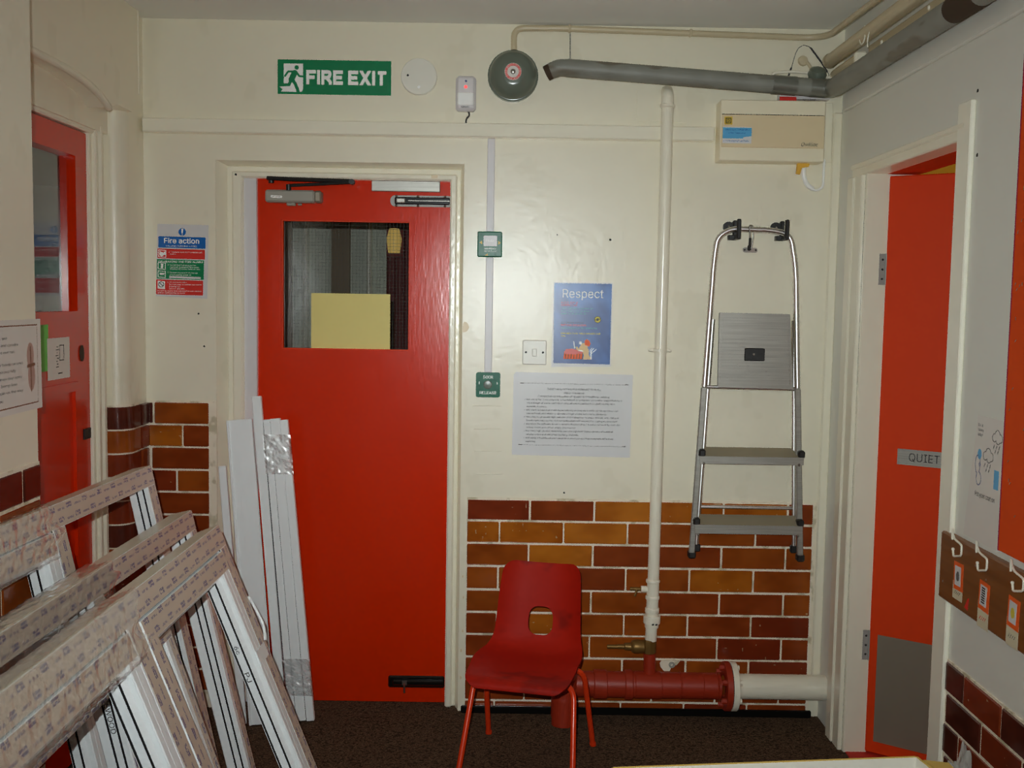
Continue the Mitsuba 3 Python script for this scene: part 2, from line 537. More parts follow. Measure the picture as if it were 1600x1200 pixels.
lt = {0: [5, 1], 1: [0, 2], 2: [2, 2], 3: [3, 1], 4: [2], 5: [3, 2], 6: [2, 3]}
for c in range(13):
    edges = [XS + 0.004] + lj[c] + [-1.112]
    for i in range(len(edges) - 1):
        lay(wb, BACK, edges[i] + (0.0 if i == 0 else J / 2), edges[i + 1] - J / 2, max(zl[c + 1] + J * .6, 0.005), zl[c] - J * .6, BR[lt.get(c, [2, 3])[i % 2 if len(lt.get(c, [2, 3])) > 1 else 0]])

# corner bead of painted plaster between the back wall and the right wall
part(wb, 'corner_bead', bx(1.158, 1.192, BY - 0.012, BY, 0.1, 2.255, 0.005), 'wall')
part(wb, 'corner_strip', bx(1.118, 1.157, BY - 0.006, BY, 2.075, 2.29, 0.002), 'wall')

def wedge(pts, z0, z1):
    m = trimesh.creation.extrude_polygon(Polygon(pts), z1 - z0, engine='earcut'); m.apply_translation((0, 0, z0)); return m
part(wb, 'splayed_reveal', [wedge([(DX0 - 0.002, BY), (-1.052, BY + 0.05), (DX0 - 0.002, BY + 0.05)], 0, DZ), wedge([(DX1 + 0.002, BY), (DX1 + 0.002, BY + 0.05), (-0.192, BY + 0.05)], 0, DZ)], 'wall')
hd = Polygon([(BY, DZ + 0.002), (BY + 0.05, 2.034), (BY + 0.05, DZ + 0.002)])
hm = trimesh.creation.extrude_polygon(hd, DX1 - DX0, engine='earcut')
hm.vertices = np.stack([DX0 + hm.vertices[:, 2], hm.vertices[:, 0], hm.vertices[:, 1]], 1)
part(wb, 'splayed_head', hm, 'wall')

bb = struct('baseboard_back', bx(-0.165, 1.16, BY - 0.022, BY - 0.009, 0.0, 0.028, 0.004), 'black_gloss', 'low black skirting at the foot of the brick dado')

# ------------------------------------------------------------------ right wall with its door opening
OY0, OY1, OZ = 2.85, 3.59, 2.0     # opening
wr = struct('wall_right', cat(bx(XR, XR + 0.17, OY1, BY + 0.12, 0, CEIL), bx(XR, XR + 0.17, OY0, OY1, OZ + 0.02, CEIL), bx(XR, XR + 0.17, -1.8, OY0, 0.0, CEIL)), 'wall_right', 'grey-cream painted right wall with a door opening')
part(wr, 'batten', bx(XR - 0.016, XR, 1.0, BY - 0.06, 2.25, 2.335, 0.004), 'wall_right')
part(wr, 'mortar', bx(XR - 0.004, XR + 0.02, 1.2, 2.765, 0.0, 0.619), 'mortar')
zrr = [0.616 - 0.0845 * i for i in range(9)]
offs = {0: 2.654, 1: 2.755, 2: 2.672, 3: 2.755, 4: 2.66, 5: 2.755, 6: 2.67, 7: 2.755}
for c in range(8):
    a = offs[c]
    ys = [2.765] + [a - 0.2095 * i for i in range(0, 7)]
    for i in range(len(ys) - 1):
        z0 = max(zrr[c + 1] if c + 1 < len(zrr) else 0, 0.0)
        lay(wr, RIGHT, -ys[i] + (0 if i == 0 else J / 2), -ys[i + 1] - J / 2, z0 + J * .6, zrr[c] - J * .6, BR[5 if (c + i) % 2 == 0 else 3])
for (y, z) in ((2.762, 2.115), (2.746, 1.95)):
    part(wr, 'screw_hole', RIGHT(ext(Point(-y, z).buffer(0.0045, quad_segs=4), 0.0012)), 'dark')

# architraves and lining of the right opening
t3 = struct('trim_1', None, None, 'cream painted door lining of the right opening')
part(t3, 'far_architrave', [bx(XR - 0.018, XR, OY1 + 0.006, 3.66, 0, 2.0, 0.003), bx(XR - 0.024, XR, 3.664, 3.725, 0, 2.0, 0.005)], 'trim')
part(t3, 'joint_crack', [bx(XR - 0.002, XR + 0.001, 3.659, 3.665, 0, 2.0), bx(XR - 0.004, XR + 0.001, OY1 + 0.001, OY1 + 0.007, 0, 2.0)], 'grey_ink')
part(t3, 'far_lining', bx(XR - 0.004, XR + 0.078, OY1 - 0.012, OY1 + 0.03, 0, OZ + 0.02, 0.003), 'trim')
part(t3, 'head_architrave', cat(bx(XR - 0.009, XR, 2.80, 3.725, OZ, 2.040, 0.003), bx(XR - 0.015, XR - 0.002, 2.80, 3.725, 2.026, 2.044, 0.004)), 'trim')
part(t3, 'head_lining', bx(XR - 0.004, XR + 0.065, OY0 - 0.01, OY1, OZ, OZ + 0.03, 0.003), 'trim')
part(t3, 'near_architrave', bx(XR - 0.014, XR, 2.765, OY0 - 0.004, 0, 2.095, 0.003), 'trim_white')
part(t3, 'near_lining', bx(XR - 0.004, XR + 0.078, OY0 - 0.025, OY0 + 0.004, 0, OZ + 0.02, 0.003), 'trim')
part(t3, 'red_stop', cat(bx(XR + 0.065, XR + 0.171, OY0 - 0.02, OY1 + 0.02, OZ, OZ + 0.03), bx(XR + 0.078, XR + 0.17, OY1 + 0.012, OY1 + 0.03, 0, OZ)), 'door_plain', label='red painted inner edge')

# the quiet room beyond
qr = struct('wall_quiet_room', cat(bx(2.9, 3.0, 1.6, 5.2, 0, CEIL), bx(1.36, 3.0, 5.1, 5.2, 0, CEIL), bx(1.36, 3.0, 1.6, 1.7, 0, CEIL), bx(1.36, 3.0, 1.6, 5.2, CEIL, CEIL + 0.05)), 'quiet_yellow', 'yellow painted walls of the room beyond the right doorway')
fq = struct('floor_quiet_room', bx(XR + 0.005, 3.0, 1.6, 5.2, -0.05, 0.004), 'quiet_red', 'red floor at the threshold of the right doorway')
part(qr, 'end_panel', bx(1.36, 1.365, 1.7, 2.85, 0, CEIL), 'quiet_yellow')

k = thing('quiet_room_light', 'round ceiling lamp in the yellow room beyond the right doorway', 'lamp')
part(k, 'base', lathe([(0.13, 0), (0.13, 0.02), (0, 0.02)], (2.15, 4.1, CEIL), (0, 0, -1), 24), 'white')
used.add(k + '__diffuser')
scene[k + '__diffuser'] = {**mikit.ply(outward(lathe([(0.0, 0.07), (0.08, 0.062), (0.12, 0.03), (0.12, 0.02)], (2.15, 4.1, CEIL), (0, 0, -1), 20)), 'mat_white', smooth=30), 'emitter': {'type': 'area', 'radiance': {'type': 'rgb', 'value': [22.0, 20.5, 17.0]}}}

# ------------------------------------------------------------------ left walls
wl = struct('wall_left', cat(bx(XL - 0.9, XL, -1.8, 2.55, 0, CEIL)), 'wall', 'cream near left wall with a dark glazed brick dado')
part(wl, 'mortar', bx(XL - 0.02, XL + 0.004, 0.9, 2.547, 0, 1.151), 'mortar')
zn = [1.146 - 0.0845 * i for i in range(14)]
for c in range(13):
    ys = [2.546] + [2.455 - (0.115 if c % 2 else 0.0) - 0.238 * i for i in range(0, 6)]
    ys = [2.546] + [y for y in ys[1:] if y < 2.53]
    for i in range(len(ys) - 1):
        lay(wl, LEFT, ys[i + 1] + J / 2, ys[i] - (0 if i == 0 else J / 2), max(zn[c + 1] + J * .6, 0.005), zn[c] - J * .6, BR[5 if c == 0 else [1, 2, 3][(c + i) % 3]])
# set-back stretch with the left door: lintel face, bullnosed jamb, tympanum, wall above the frame
arch = [(3.70, 2.19), (3.60, 2.19), (3.527, 2.166), (3.50, 2.176), (3.447, 2.193), (3.39, 2.205), (3.322, 2.214), (3.206, 2.222), (3.076, 2.223), (2.9, 2.222), (2.7, 2.20), (2.5, 2.17)]
lint = Polygon([(2.5, CEIL), (3.805, CEIL), (3.805, 2.262), (3.795, 2.235), (3.77, 2.208), (3.74, 2.19)] + arch)
LS = Fr((XS + 0.012, 0, 0), (0, 1, 0), (0, 0, 1))
part(wl, 'lintel', LS(ext(lint, 0.14, -0.14)), 'wall')
part(wl, 'return', bx(XS - 0.12, XS - 0.006, 3.81, BY, 0, CEIL), 'wall')
part(wl, 'arris_bead', tube([(XS + 0.012, 3.804, 2.262), (XS + 0.012, 3.804, CEIL)], 0.0045, 8), 'wall', smooth=True)
archline = [(XS + 0.011, y, z) for y, z in arch[2:]]
part(wl, 'arch_bead', tube(archline, 0.012, 8), 'wall', smooth=True)
# bullnose jamb: reveal facing the camera, a rounded corner, then the wall face
RB = 0.055


def bull(z0, z1, extra=0.0):
    a = np.linspace(-np.pi / 2, 0, 9)
    r = RB + extra
    cx, cy = XS - 0.006 - RB, 3.70 + RB
    pts = [(XS - 0.12, cy - r)] + [(cx + r * math.cos(t), cy + r * math.sin(t)) for t in a] + [(cx + r, 3.815)] + [(XS - 0.12, 3.815)]
    m = trimesh.creation.extrude_polygon(Polygon(pts), z1 - z0, engine='earcut'); m.apply_translation((0, 0, z0)); return m


part(wl, 'jamb', bull(0.0, 2.27), 'wall', smooth=25)
part(wl, 'jamb_mortar', bull(0.0, 1.166, 0.003), 'mortar', smooth=25)
for c in range(13):
    part(wl, 'brick', bull(max(zl[c + 1] + J * .6, 0.004), zl[c] - J * .6, 0.008), BR[{0: 5, 1: 1, 2: 3, 3: 2, 4: 3}.get(c, [2, 3, 5][c % 3])], smooth=25)
    part(wl, 'brick', bx(XS - 0.02, XS + 0.006, 3.822, BY - 0.004, max(zl[c + 1] + J * .6, 0.004), zl[c] - J * .6, 0.003), BR[{0: 5, 1: 3, 2: 2}.get(c, 3)])
part(wl, 'tympanum', bx(XD - 0.10, XD + 0.02, 2.5, 3.70, 2.105, 2.26), 'wall')
part(wl, 'side_reveal', bx(XD - 0.10, XD + 0.0, 3.69, 3.82, 0, 2.26), 'wall')

# left door and its frame
t2 = struct('trim_2', None, None, 'cream moulded frame of the left door')
fr = cat(bx(XD - 0.05, XD + 0.016, 3.60, 3.625, 0, 2.12, 0.004), bx(XD - 0.05, XD + 0.004, 3.575, 3.60, 0, 2.10, 0.004), bx(XD - 0.05, XD + 0.022, 3.628, 3.655, 0, 2.13, 0.008), bx(XD - 0.05, XD + 0.010, 3.655, 3.69, 0, 2.13, 0.006))
part(t2, 'jamb_moulding', fr, 'trim')
part(t2, 'head_moulding', cat(bx(XD - 0.05, XD + 0.012, 2.5, 3.62, 2.092, 2.125, 0.006)), 'trim')
d2 = struct('door_1', None, None, 'orange-red left door with a tall glazed panel')
WY0, WY1, WZ0, WZ1 = 2.95, 3.455, 1.50, 2.0
leaf = sbox(2.72, 0.012, 3.572, 2.088).difference(sbox(WY0, WZ0, WY1, WZ1))
part(d2, 'leaf', LDOOR(ext(leaf, 0.04, -0.045)), 'door')
bead = sbox(WY0 - 0.035, WZ0 - 0.02, WY1 + 0.045, WZ1 + 0.03).difference(sbox(WY0, WZ0, WY1, WZ1))
part(d2, 'glazing_bead', LDOOR(ext(bead, 0.013, -0.006)), 'door')
part(d2, 'glass', LDOOR(ext(sbox(WY0, WZ0, WY1, WZ1), 0.0001, -0.022)), 'glass')
scene[d2 + '__glass'] = mikit.ply((np.array([LDOOR.pt(a, b, -0.022) for a, b in ((WY0, WZ0), (WY1, WZ0), (WY1, WZ1), (WY0, WZ1))]), np.array([[0, 1, 2], [0, 2, 3]])), 'mat_glass')
part(d2, 'panel_moulding', cat(LDOOR(ext(sbox(2.80, 0.25, 3.46, 1.27).difference(sbox(2.83, 0.28, 3.43, 1.24)), 0.012, -0.006))), 'door')
part(d2, 'keyhole', LDOOR(ext(affinity.scale(Point(3.505, 1.36).buffer(0.014), 1, 1.9), 0.004, -0.004)), 'rust')
part(d2, 'latch_plate', bx(XD - 0.004, XD + 0.002, 3.51, 3.56, 1.07, 1.105), 'black')
struct('wall_left_room', cat(bx(-6.1, -6.0, 2.3, 10.1, 0, CEIL), bx(-6.1, -1.52, 10.0, 10.1, 0, CEIL), bx(-6.1, XL - 0.9, 2.2, 2.3, 0, CEIL), bx(-6.1, -2.6, 2.3, 10.1, CEIL, CEIL + 0.1), bx(-1.60, -1.52, BY + 0.12, 10.1, 0, CEIL)), 'room_paint', 'far wall of the room behind the left door')
struct('floor_left_room', bx(-6.1, -2.6, 2.3, 10.1, -0.1, 0.0), 'carpet')

# rear wall behind the photographer
struct('wall_front', bx(-2.1, 1.4, -1.9, -1.8, 0, CEIL), 'wall')

# ------------------------------------------------------------------ back door frame and door
t1 = struct('trim_3', None, None, 'cream painted frame of the back door')
fo0, fo1, fz1 = -1.056, -0.190, 2.036
part(t1, 'left_jamb', cat(bx(fo0, -0.995, BY + 0.045, BY + 0.12, 0, fz1, 0.004), bx(fo0 + 0.022, -0.995, BY + 0.028, BY + 0.05, 0, fz1 - 0.024, 0.006)), 'trim')
part(t1, 'right_jamb', cat(bx(-0.230, fo1, BY + 0.045, BY + 0.12, 0.0, fz1, 0.004), bx(-0.230, fo1 - 0.014, BY + 0.028, BY + 0.05, 0.0, fz1 - 0.024, 0.006)), 'trim')
part(t1, 'head', cat(bx(fo0, fo1, BY + 0.045, BY + 0.12, 1.992, fz1, 0.004), bx(fo0 + 0.022, fo1 - 0.014, BY + 0.028, BY + 0.05, 1.992, fz1 - 0.02, 0.006)), 'trim')
part(t1, 'stop', bx(-0.997, -0.949, BY + 0.055, BY + 0.12, 0, 1.996, 0.002), 'lilac', label='pale lilac door stop at the hinge side')
part(t1, 'screw_hole', BACK(ext(Point(-1.018, 2.002).buffer(0.004, quad_segs=4), 0.0012, -0.0285)), 'black')
part(t1, 'tape_mark', BACK(ext(sbox(-0.30, 2.0, -0.277, 2.012), 0.001, -0.0285)), 'cu_panel')
DK = 1.0063      # the leaf hangs a little deeper in its frame
DP = Fr((0, BY + 0.075, 1.562 * (1 - DK)), (DK, 0, 0), (0, 0, DK))
d1 = struct('door_2', None, None, 'red painted fire door with a wired glass window')
wx0, wx1, wz0, wz1 = -0.855, -0.379, 1.363, 1.842
leaf = sbox(-0.946, 0.013, -0.229, 1.992).difference(sbox(wx0, wz0, wx1, wz1))
part(d1, 'leaf', DP(ext(leaf, 0.045, -0.045)), 'door')
bead = sbox(wx0 - 0.03, wz0 - 0.022, wx1 + 0.022, wz1 + 0.032).difference(sbox(wx0, wz0, wx1, wz1))
part(d1, 'glazing_bead', DP(ext(bead, 0.012, -0.004)), 'door')
inner = sbox(wx0 - 0.004, wz0 - 0.004, wx1 + 0.004, wz1 + 0.004).difference(sbox(wx0 + 0.004, wz0 + 0.004, wx1 - 0.004, wz1 - 0.004))
part(d1, 'glazing_seal', DP(ext(inner, 0.02, -0.024)), 'door_plain')
used.add(d1 + '__glass')
scene[d1 + '__glass'] = mikit.ply((np.array([DP.pt(a, b, -0.022) for a, b in ((wx0, wz0), (wx1, wz0), (wx1, wz1), (wx0, wz1))]), np.array([[0, 1, 2], [0, 2, 3]])), 'mat_glass')
wires = [bx(x - 0.0004, x + 0.0004, wz0, wz1, -0.0245, -0.0237) for x in np.arange(wx0 + 0.006, wx1, 0.0127)] + [bx(wx0, wx1, z - 0.0004, z + 0.0004, -0.0255, -0.0247) for z in np.arange(wz0 + 0.006, wz1, 0.0127)]
part(d1, 'wire_mesh', DP(cat(wires)), 'wire', kind='stuff')
# hardware
part(d1, 'push_plate', DP(bx(-0.521, -0.268, 1.951, 1.99, 0, 0.014, 0.002)), 'alu_brushed', label='brushed aluminium plate at the top of the door')
cl = part(d1, 'closer', DP(bx(-0.905, -0.725, 1.902, 1.947, 0, 0.05, 0.006)), 'grey', label='grey overhead door closer')
part(cl, 'end_cap', DP(bx(-0.727, -0.700, 1.903, 1.946, 0, 0.047, 0.006)), 'kick')
part(cl, 'badge', DP(rot(ext(rbox(-0.884, -0.842, 1.917, 1.926, 0.003), 0.001, 0.050), -2, (-0.86, 1.92, 0))), 'white')
part(cl, 'lettering', DP(text('BRITON 2003', -0.879, 1.9195, 0.032, 0.0042, 0.051)), 'black')
part(cl, 'valve_cover', DP(cat(bx(-0.83, -0.798, 1.891, 1.903, 0.012, 0.035, 0.003), cyl((-0.79, 1.897, 0.02), (-0.776, 1.897, 0.02), 0.004, 8))), 'grey')
part(d1, 'closer_arm', DP(cat(tube([(-0.898, 1.989, 0.045), (-0.80, 1.985, 0.05), (-0.585, 1.981, 0.06)], 0.0075, 8), tube([(-0.82, 1.962, 0.052), (-0.585, 1.976, 0.062)], 0.0055, 8), cyl((-0.586, 1.978, 0.045), (-0.586, 1.978, 0.072), 0.010, 12), cyl((-0.818, 1.945, 0.052), (-0.818, 1.966, 0.052), 0.009, 12), cyl((-0.885, 1.972, 0.035), (-0.885, 1.99, 0.035), 0.01, 12))), 'black', smooth=30, label='black jointed closer arm')
bo = part(d1, 'top_bolt', DP(ext(rbox(-0.452, -0.22, 1.897, 1.938, 0.018).intersection(sbox(-0.46, 1.8, -0.231, 2)), 0.006)), 'hinge', label='steel slide bolt')
part(bo, 'rod', DP(cat(bx(-0.435, -0.232, 1.905, 1.931, 0.006, 0.014, 0.003), )), 'black_gloss')
part(bo, 'rail', DP(cat(bx(-0.43, -0.395, 1.908, 1.928, 0.006, 0.017, 0.004), bx(-0.385, -0.232, 1.9165, 1.9195, 0.012, 0.018))), 'alu_brushed')
part(bo, 'screw', DP(([lathe([(0.005, 0), (0.004, 0.002), (0, 0.003)], (x, z, 0.006), (0, 0, 1), 10) for x in (-0.43, -0.35, -0.25) for z in (1.9005, 1.9345)])), 'steel', smooth=True)
b2 = part(d1, 'bottom_bolt', DP(cat(bx(-0.447, -0.232, 0.071, 0.118, 0, 0.012, 0.006), bx(-0.43, -0.232, 0.084, 0.105, 0.01, 0.024, 0.005))), 'black_gloss', label='black bolt at the foot of the door')
b2m = scene[b2]
part(b2, 'knob', DP(cat(tube([(-0.383, 0.097, 0.02), (-0.383, 0.09, 0.034), (-0.382, 0.062, 0.036)], 0.004, 8), bx(-0.392, -0.374, 0.088, 0.104, 0.02, 0.027))), 'steel', smooth=30)
struct('threshold_back_door', bx(-0.99, -0.23, BY - 0.01, BY + 0.12, -0.02, 0.001), 'carpet')

# ------------------------------------------------------------------ corridor behind the wired glass
CE = 6.4         # far end of the corridor
co = struct('wall_corridor', cat(bx(-1.5, 0.6, CE, CE + 0.1, 0, CEIL), bx(-1.51, -1.5, BY + 0.12, CE, 0, CEIL), bx(0.5, 0.6, BY + 0.12, CE, 0, CEIL), bx(-1.51, 0.6, BY + 0.12, CE, CEIL, CEIL + 0.1)), 'room_paint', 'painted walls of the corridor seen through the wired glass')
struct('floor_corridor', bx(-1.5, 0.6, 3.905, CE, -0.1, 0.0), 'carpet')
def far(px): return (px - 796) / 1650 * CE
part(co, 'dark_door', [bx(far(430), far(456), CE - 0.05, CE, 0, 2.25), bx(far(518), far(546), CE - 0.05, CE, 0, 2.25)], 'dark_wood')
part(co, 'door_casing', [bx(far(476), far(482), CE - 0.09, CE, 0, 2.2, 0.01), bx(far(573), far(580), CE - 0.07, CE, 0, 2.3, 0.01), bx(far(604), far(610), CE - 0.07, CE, 0, 2.3, 0.01)], 'trim_white')
part(co, 'curtain', [cyl((x, CE - 0.08, 0.0), (x, CE - 0.08, 2.3), 0.03, 10) for x in np.arange(far(612), far(650), 0.05)], 'maroon', smooth=30)
gl = thing('corridor_lamp', 'small amber wall lamp glowing in the corridor behind the wired glass', 'lamp')
part(gl, 'mount', bx(far(619) - 0.05, far(619) + 0.05, CE - 0.16, CE - 0.10, 1.80, 1.96), 'maroon')
m = outward(lathe([(0.0, 0), (0.035, 0.0), (0.045, 0.08), (0.03, 0.14), (0.0, 0.145)], (far(619), CE - 0.2, 1.82), (0, 0, 1), 16))
scene[gl + '__shade'] = {**mikit.ply(m, 'mat_tape_yellow', smooth=30), 'emitter': {'type': 'area', 'radiance': {'type': 'rgb', 'value': [0.22, 0.16, 0.05]}}}
used.add(gl + '__shade')

# ------------------------------------------------------------------ right door, standing open into the quiet room
th = math.radians(35)
RD = Fr((1.258, 3.568, 0), (math.cos(th), -math.sin(th), 0), (0, 0, 1))
d3 = struct('door_3', None, None, 'red right door standing half open')
part(d3, 'leaf', RD(bx(0.0, 0.72, 0.012, 1.992, -0.04, 0.0, 0.003)), 'door_plain')
part(d3, 'kick_plate', RD(bx(0.028, 0.70, 0.055, 0.432, 0.0, 0.002)), 'kick', label='dull metal kick plate')
for z in (1.63, 0.335):
    h = part(d3, 'hinge', cat(bx(1.238, 1.262, OY1 - 0.0145, OY1 - 0.0115, z, z + 0.105), cyl((1.262, OY1 - 0.016, z), (1.262, OY1 - 0.016, z + 0.105), 0.006, 10)), 'hinge')
    part(h, 'screw', [lathe([(0.004, 0), (0.003, 0.0015), (0, 0.002)], (1.249, OY1 - 0.0145, z + dz), (0, -1, 0), 8) for dz in (0.02, 0.052, 0.085)], 'dark')
k = thing('quiet_sign', 'grey metal QUIET sign on the open red right door', 'sign')
part(k, 'plate', RD(ext(rbox(0.066, 0.30, 1.029, 1.082, 0.002), 0.0025, 0.0005)), 'alu_brushed')
part(k, 'lettering', RD(text('QUIET', 0.104, 1.043, 0.098, 0.027, 0.003)), 'text')
part(k, 'rivet', RD([lathe([(0.003, 0), (0.002, 0.0015), (0, 0.002)], (0.072, z, 0.003), (0, 0, 1), 8) for z in (1.036, 1.076)]), 'steel')

# ================================================================== things on the back wall
# long trunking
k = thing('cable_trunking', 'long cream horizontal cable trunking across the back wall above the door', 'trunking')
tr = bx(-1.335, 0.722, BY - 0.04, BY, 2.135, 2.186, 0.003)
ang = math.atan2(0.016, 2.06)
part(k, 'channel', bx(-1.338, 0.724, BY - 0.038, BY, 2.1415, 2.192, 0.003), 'trim')
part(k, 'lid', bx(-1.336, 0.722, BY - 0.042, BY - 0.036, 2.143, 2.1905, 0.002), 'trim')
# thin vertical trunking
k = thing('narrow_trunking', 'narrow lilac vertical mini trunking linking the two green door units', 'trunking')
for (a, b) in ((1.806, 2.141), (1.291, 1.714)):
    part(k, 'length', bx(-0.094, -0.067, BY - 0.014, BY, a, b, 0.002), 'lilac')

# fire exit sign
k = thing('fire_exit_sign', 'green FIRE EXIT sign with a white running figure', 'sign')
part(k, 'plate', BACK(ext(sbox(-0.857, 2.29, -0.447, 2.412), 0.003)), 'green')
S = 0.41 / 710
def fe(x, y): return (-0.857 + (x - 140) * S, 2.412 - (y - 375) * S * 0.98)
def fpl(pts): return Polygon([fe(*p) for p in pts])
def fln(pts, w): return LineString([fe(*p) for p in pts]).buffer(w * S / 2, quad_segs=4)
man = unary_union([Point(*fe(259, 424)).buffer(13.5 * S), fln([(246, 458), (226, 500)], 36), fln([(256, 450), (275, 478), (300, 480)], 12), fln([(240, 450), (206, 450), (186, 478)], 12), fln([(224, 500), (212, 533), (150, 536)], 18), fln([(232, 500), (252, 530), (268, 572)], 20)])
field = fpl([(178, 400), (299, 400), (299, 556), (292, 576), (262, 577), (158, 577), (172, 562), (150, 545), (178, 524)])
part(k, 'figure_panel', BACK(ext(field.difference(man), 0.0005, 0.003)), 'white')
def heavy(word, x0, x1, zb, zt, gap):
    """blocky sign capitals drawn with broad strokes"""
    t = 0.25
    G = {'F': (0.80, [[(0, 0), (0, 1)], [(0, 1 - t / 2), (.80, 1 - t / 2)], [(0, .5), (.70, .5)]]), 'I': (t, [[(t / 2, 0), (t / 2, 1)]]), 'E': (0.82, [[(0, 0), (0, 1)], [(0, 1 - t / 2), (.82, 1 - t / 2)], [(0, .5), (.74, .5)], [(0, t / 2), (.82, t / 2)]]),
         'T': (0.82, [[(.41, 0), (.41, 1)], [(0, 1 - t / 2), (.82, 1 - t / 2)]]), 'X': (0.95, [[(.06, -0.1), (.89, 1.1)], [(.06, 1.1), (.89, -0.1)]]), 'R': (0.88, [[(0, 0), (0, 1)], [(0, 1 - t / 2), (.5, 1 - t / 2), (.68, .86), (.74, .72), (.68, .58), (.5, .48), (0, .48)], [(.45, .48), (.74, .2), (.76, -0.05)]])}
    tot = sum(G[c][0] for c in word) + gap * (len(word) - 1)
    out, x = [], 0.0
    for c in word:
        w, st = G[c]
        sh = unary_union([LineString([(p if p > 0 else t / 2, q) for p, q in l]).buffer(t / 2, cap_style=2, join_style=1) for l in st]).intersection(sbox(0, 0, w, 1))
        out.append(affinity.affine_transform(sh, [(x1 - x0) / tot, 0, 0, zt - zb, x0 + x * (x1 - x0) / tot, zb])); x += w + gap
    return cat([ext(o, 0.0005, 0.003) for o in out])
part(k, 'lettering', BACK(cat(heavy('FIRE', fe(319, 0)[0], fe(549, 0)[0], fe(0, 529)[1], fe(0, 438)[1], 0.10), heavy('EXIT', fe(581, 0)[0], fe(821, 0)[0], fe(0, 529)[1], fe(0, 438)[1], 0.08))), 'white')

# round detector
k = thing('smoke_detector', 'round flat off-white detector beside the fire exit sign', 'detector')
part(k, 'cover', lathe([(0.0655, 0), (0.0655, 0.014), (0.063, 0.018), (0, 0.0185)], (-0.345, BY, 2.357), (0, -1, 0), 48), 'offwhite', smooth=30)
part(k, 'vent', BACK(ext(Point(-0.385, 2.360).buffer(0.004), 0.001, 0.0185)), 'black')
part(k, 'lamp_lens', BACK(ext(Point(-0.345, 2.319).buffer(0.005), 0.0015, 0.0185)), 'white')

# motion sensor
k = thing('motion_sensor', 'small pale lilac motion sensor with a glowing red light', 'sensor')
part(k, 'body', bx(-0.211, -0.138, BY - 0.042, BY, 2.234, 2.358, 0.010), 'lilac', smooth=40)
part(k, 'lens', bx(-0.204, -0.146, BY - 0.046, BY - 0.04, 2.252, 2.298, 0.004), 'white')
used.add(k + '__indicator')
scene[k + '__indicator'] = {**mikit.ply(BACK(ext(Point(-0.1745, 2.318).buffer(0.006), 0.002, 0.0418)), 'mat_red_ink'), 'emitter': {'type': 'area', 'radiance': {'type': 'rgb', 'value': [1.1, 0.12, 0.12]}}}
part(k, 'blue_mark', BACK(ext(Point(-0.174, 2.338).buffer(0.004), 0.0008, 0.0418)), 'lid_blue')
part(k, 'lettering', BACK(text('SAVIO', -0.190, 2.244, 0.028, 0.006, 0.0425, bold=True)), 'text')
part(k, 'cable', tube(rounded([(-0.165, BY - 0.02, 2.236), (-0.16, BY - 0.015, 2.222), (-0.172, BY - 0.012, 2.212), (-0.174, BY - 0.012, 2.195)], 0.01), 0.003, 8), 'text', smooth=True)

# alarm bell
k = thing('alarm_bell', 'dark green dome fire alarm bell with a red and white centre label', 'bell')
bc = (-0.006, BY, 2.364)
part(k, 'base', lathe([(0.091, 0), (0.091, 0.022), (0.084, 0.026), (0, 0.026)], bc, (0, -1, 0), 48), 'bell', smooth=30)
part(k, 'gong', lathe([(0.078, 0.024), (0.085, 0.028), (0.0845, 0.038), (0.078, 0.052), (0.064, 0.064), (0.045, 0.072), (0.034, 0.0745), (0, 0.0752)], bc, (0, -1, 0), 56), 'bell', smooth=40)
bf = Fr((bc[0], BY - 0.0762, bc[2] + 0.003), (1, 0, 0), (0, 0, 1))
part(k, 'label', bf(ext(Point(0, 0).buffer(0.030, quad_segs=12), 0.0008)), 'paper_warm')
part(k, 'label_ring', bf(ext(Point(0, 0).buffer(0.029, quad_segs=12).difference(Point(0, 0).buffer(0.0205, quad_segs=12)), 0.0004, 0.0008)), 'pink_ink')
ring = []
for i, chh in enumerate('FIRE BELL CENTRE FIRE BELL'):
    if chh != ' ':
        a = 90 - i * 360 / 26
        ring.append(rot(text(chh, 0, 0.0222, None, 0.0058, 0.0012, 0.0003, center=True), a - 90))
part(k, 'lettering', bf(cat(ring)), 'paper_warm')
part(k, 'centre_bolt', lathe([(0.009, 0), (0.009, 0.004), (0.006, 0.006), (0, 0.0065)], (bc[0], BY - 0.0765, bc[2] + 0.003), (0, -1, 0), 16), 'steel', smooth=30)

# conduit from the bell along the top of the wall and round the corner
cpts = rounded([(-0.004, BY - 0.016, 2.456), (-0.006, BY - 0.016, 2.532), (0.14, BY - 0.016, 2.535), (1.115, BY - 0.016, 2.515), (1.115, 3.2, 2.50), (1.115, 0.5, 2.50)], [0, 0.085, 0.02, 0.10, 0.02, 0], 9)
k = thing('bell_conduit', 'thin cream conduit rising from the bell and running below the ceiling', 'conduit')
part(k, 'pipe', tube(cpts, 0.011, 14), 'pipe_old', smooth=40)
part(k, 'saddle', [bx(0.190, 0.200, BY - 0.0285, BY, 2.521, 2.547, 0.003), bx(0.625, 0.635, BY - 0.0285, BY, 2.513, 2.539, 0.003)], 'pipe_old')
solo('drop_wire', tube([(0.198, BY - 0.003, 2.52), (0.199, BY - 0.003, 2.46), (0.200, BY - 0.003, 2.405)], 0.0018, 6), 'grey_ink', 'thin dark wire dropping from the ceiling conduit to the grey pipe', 'wire', smooth=True)

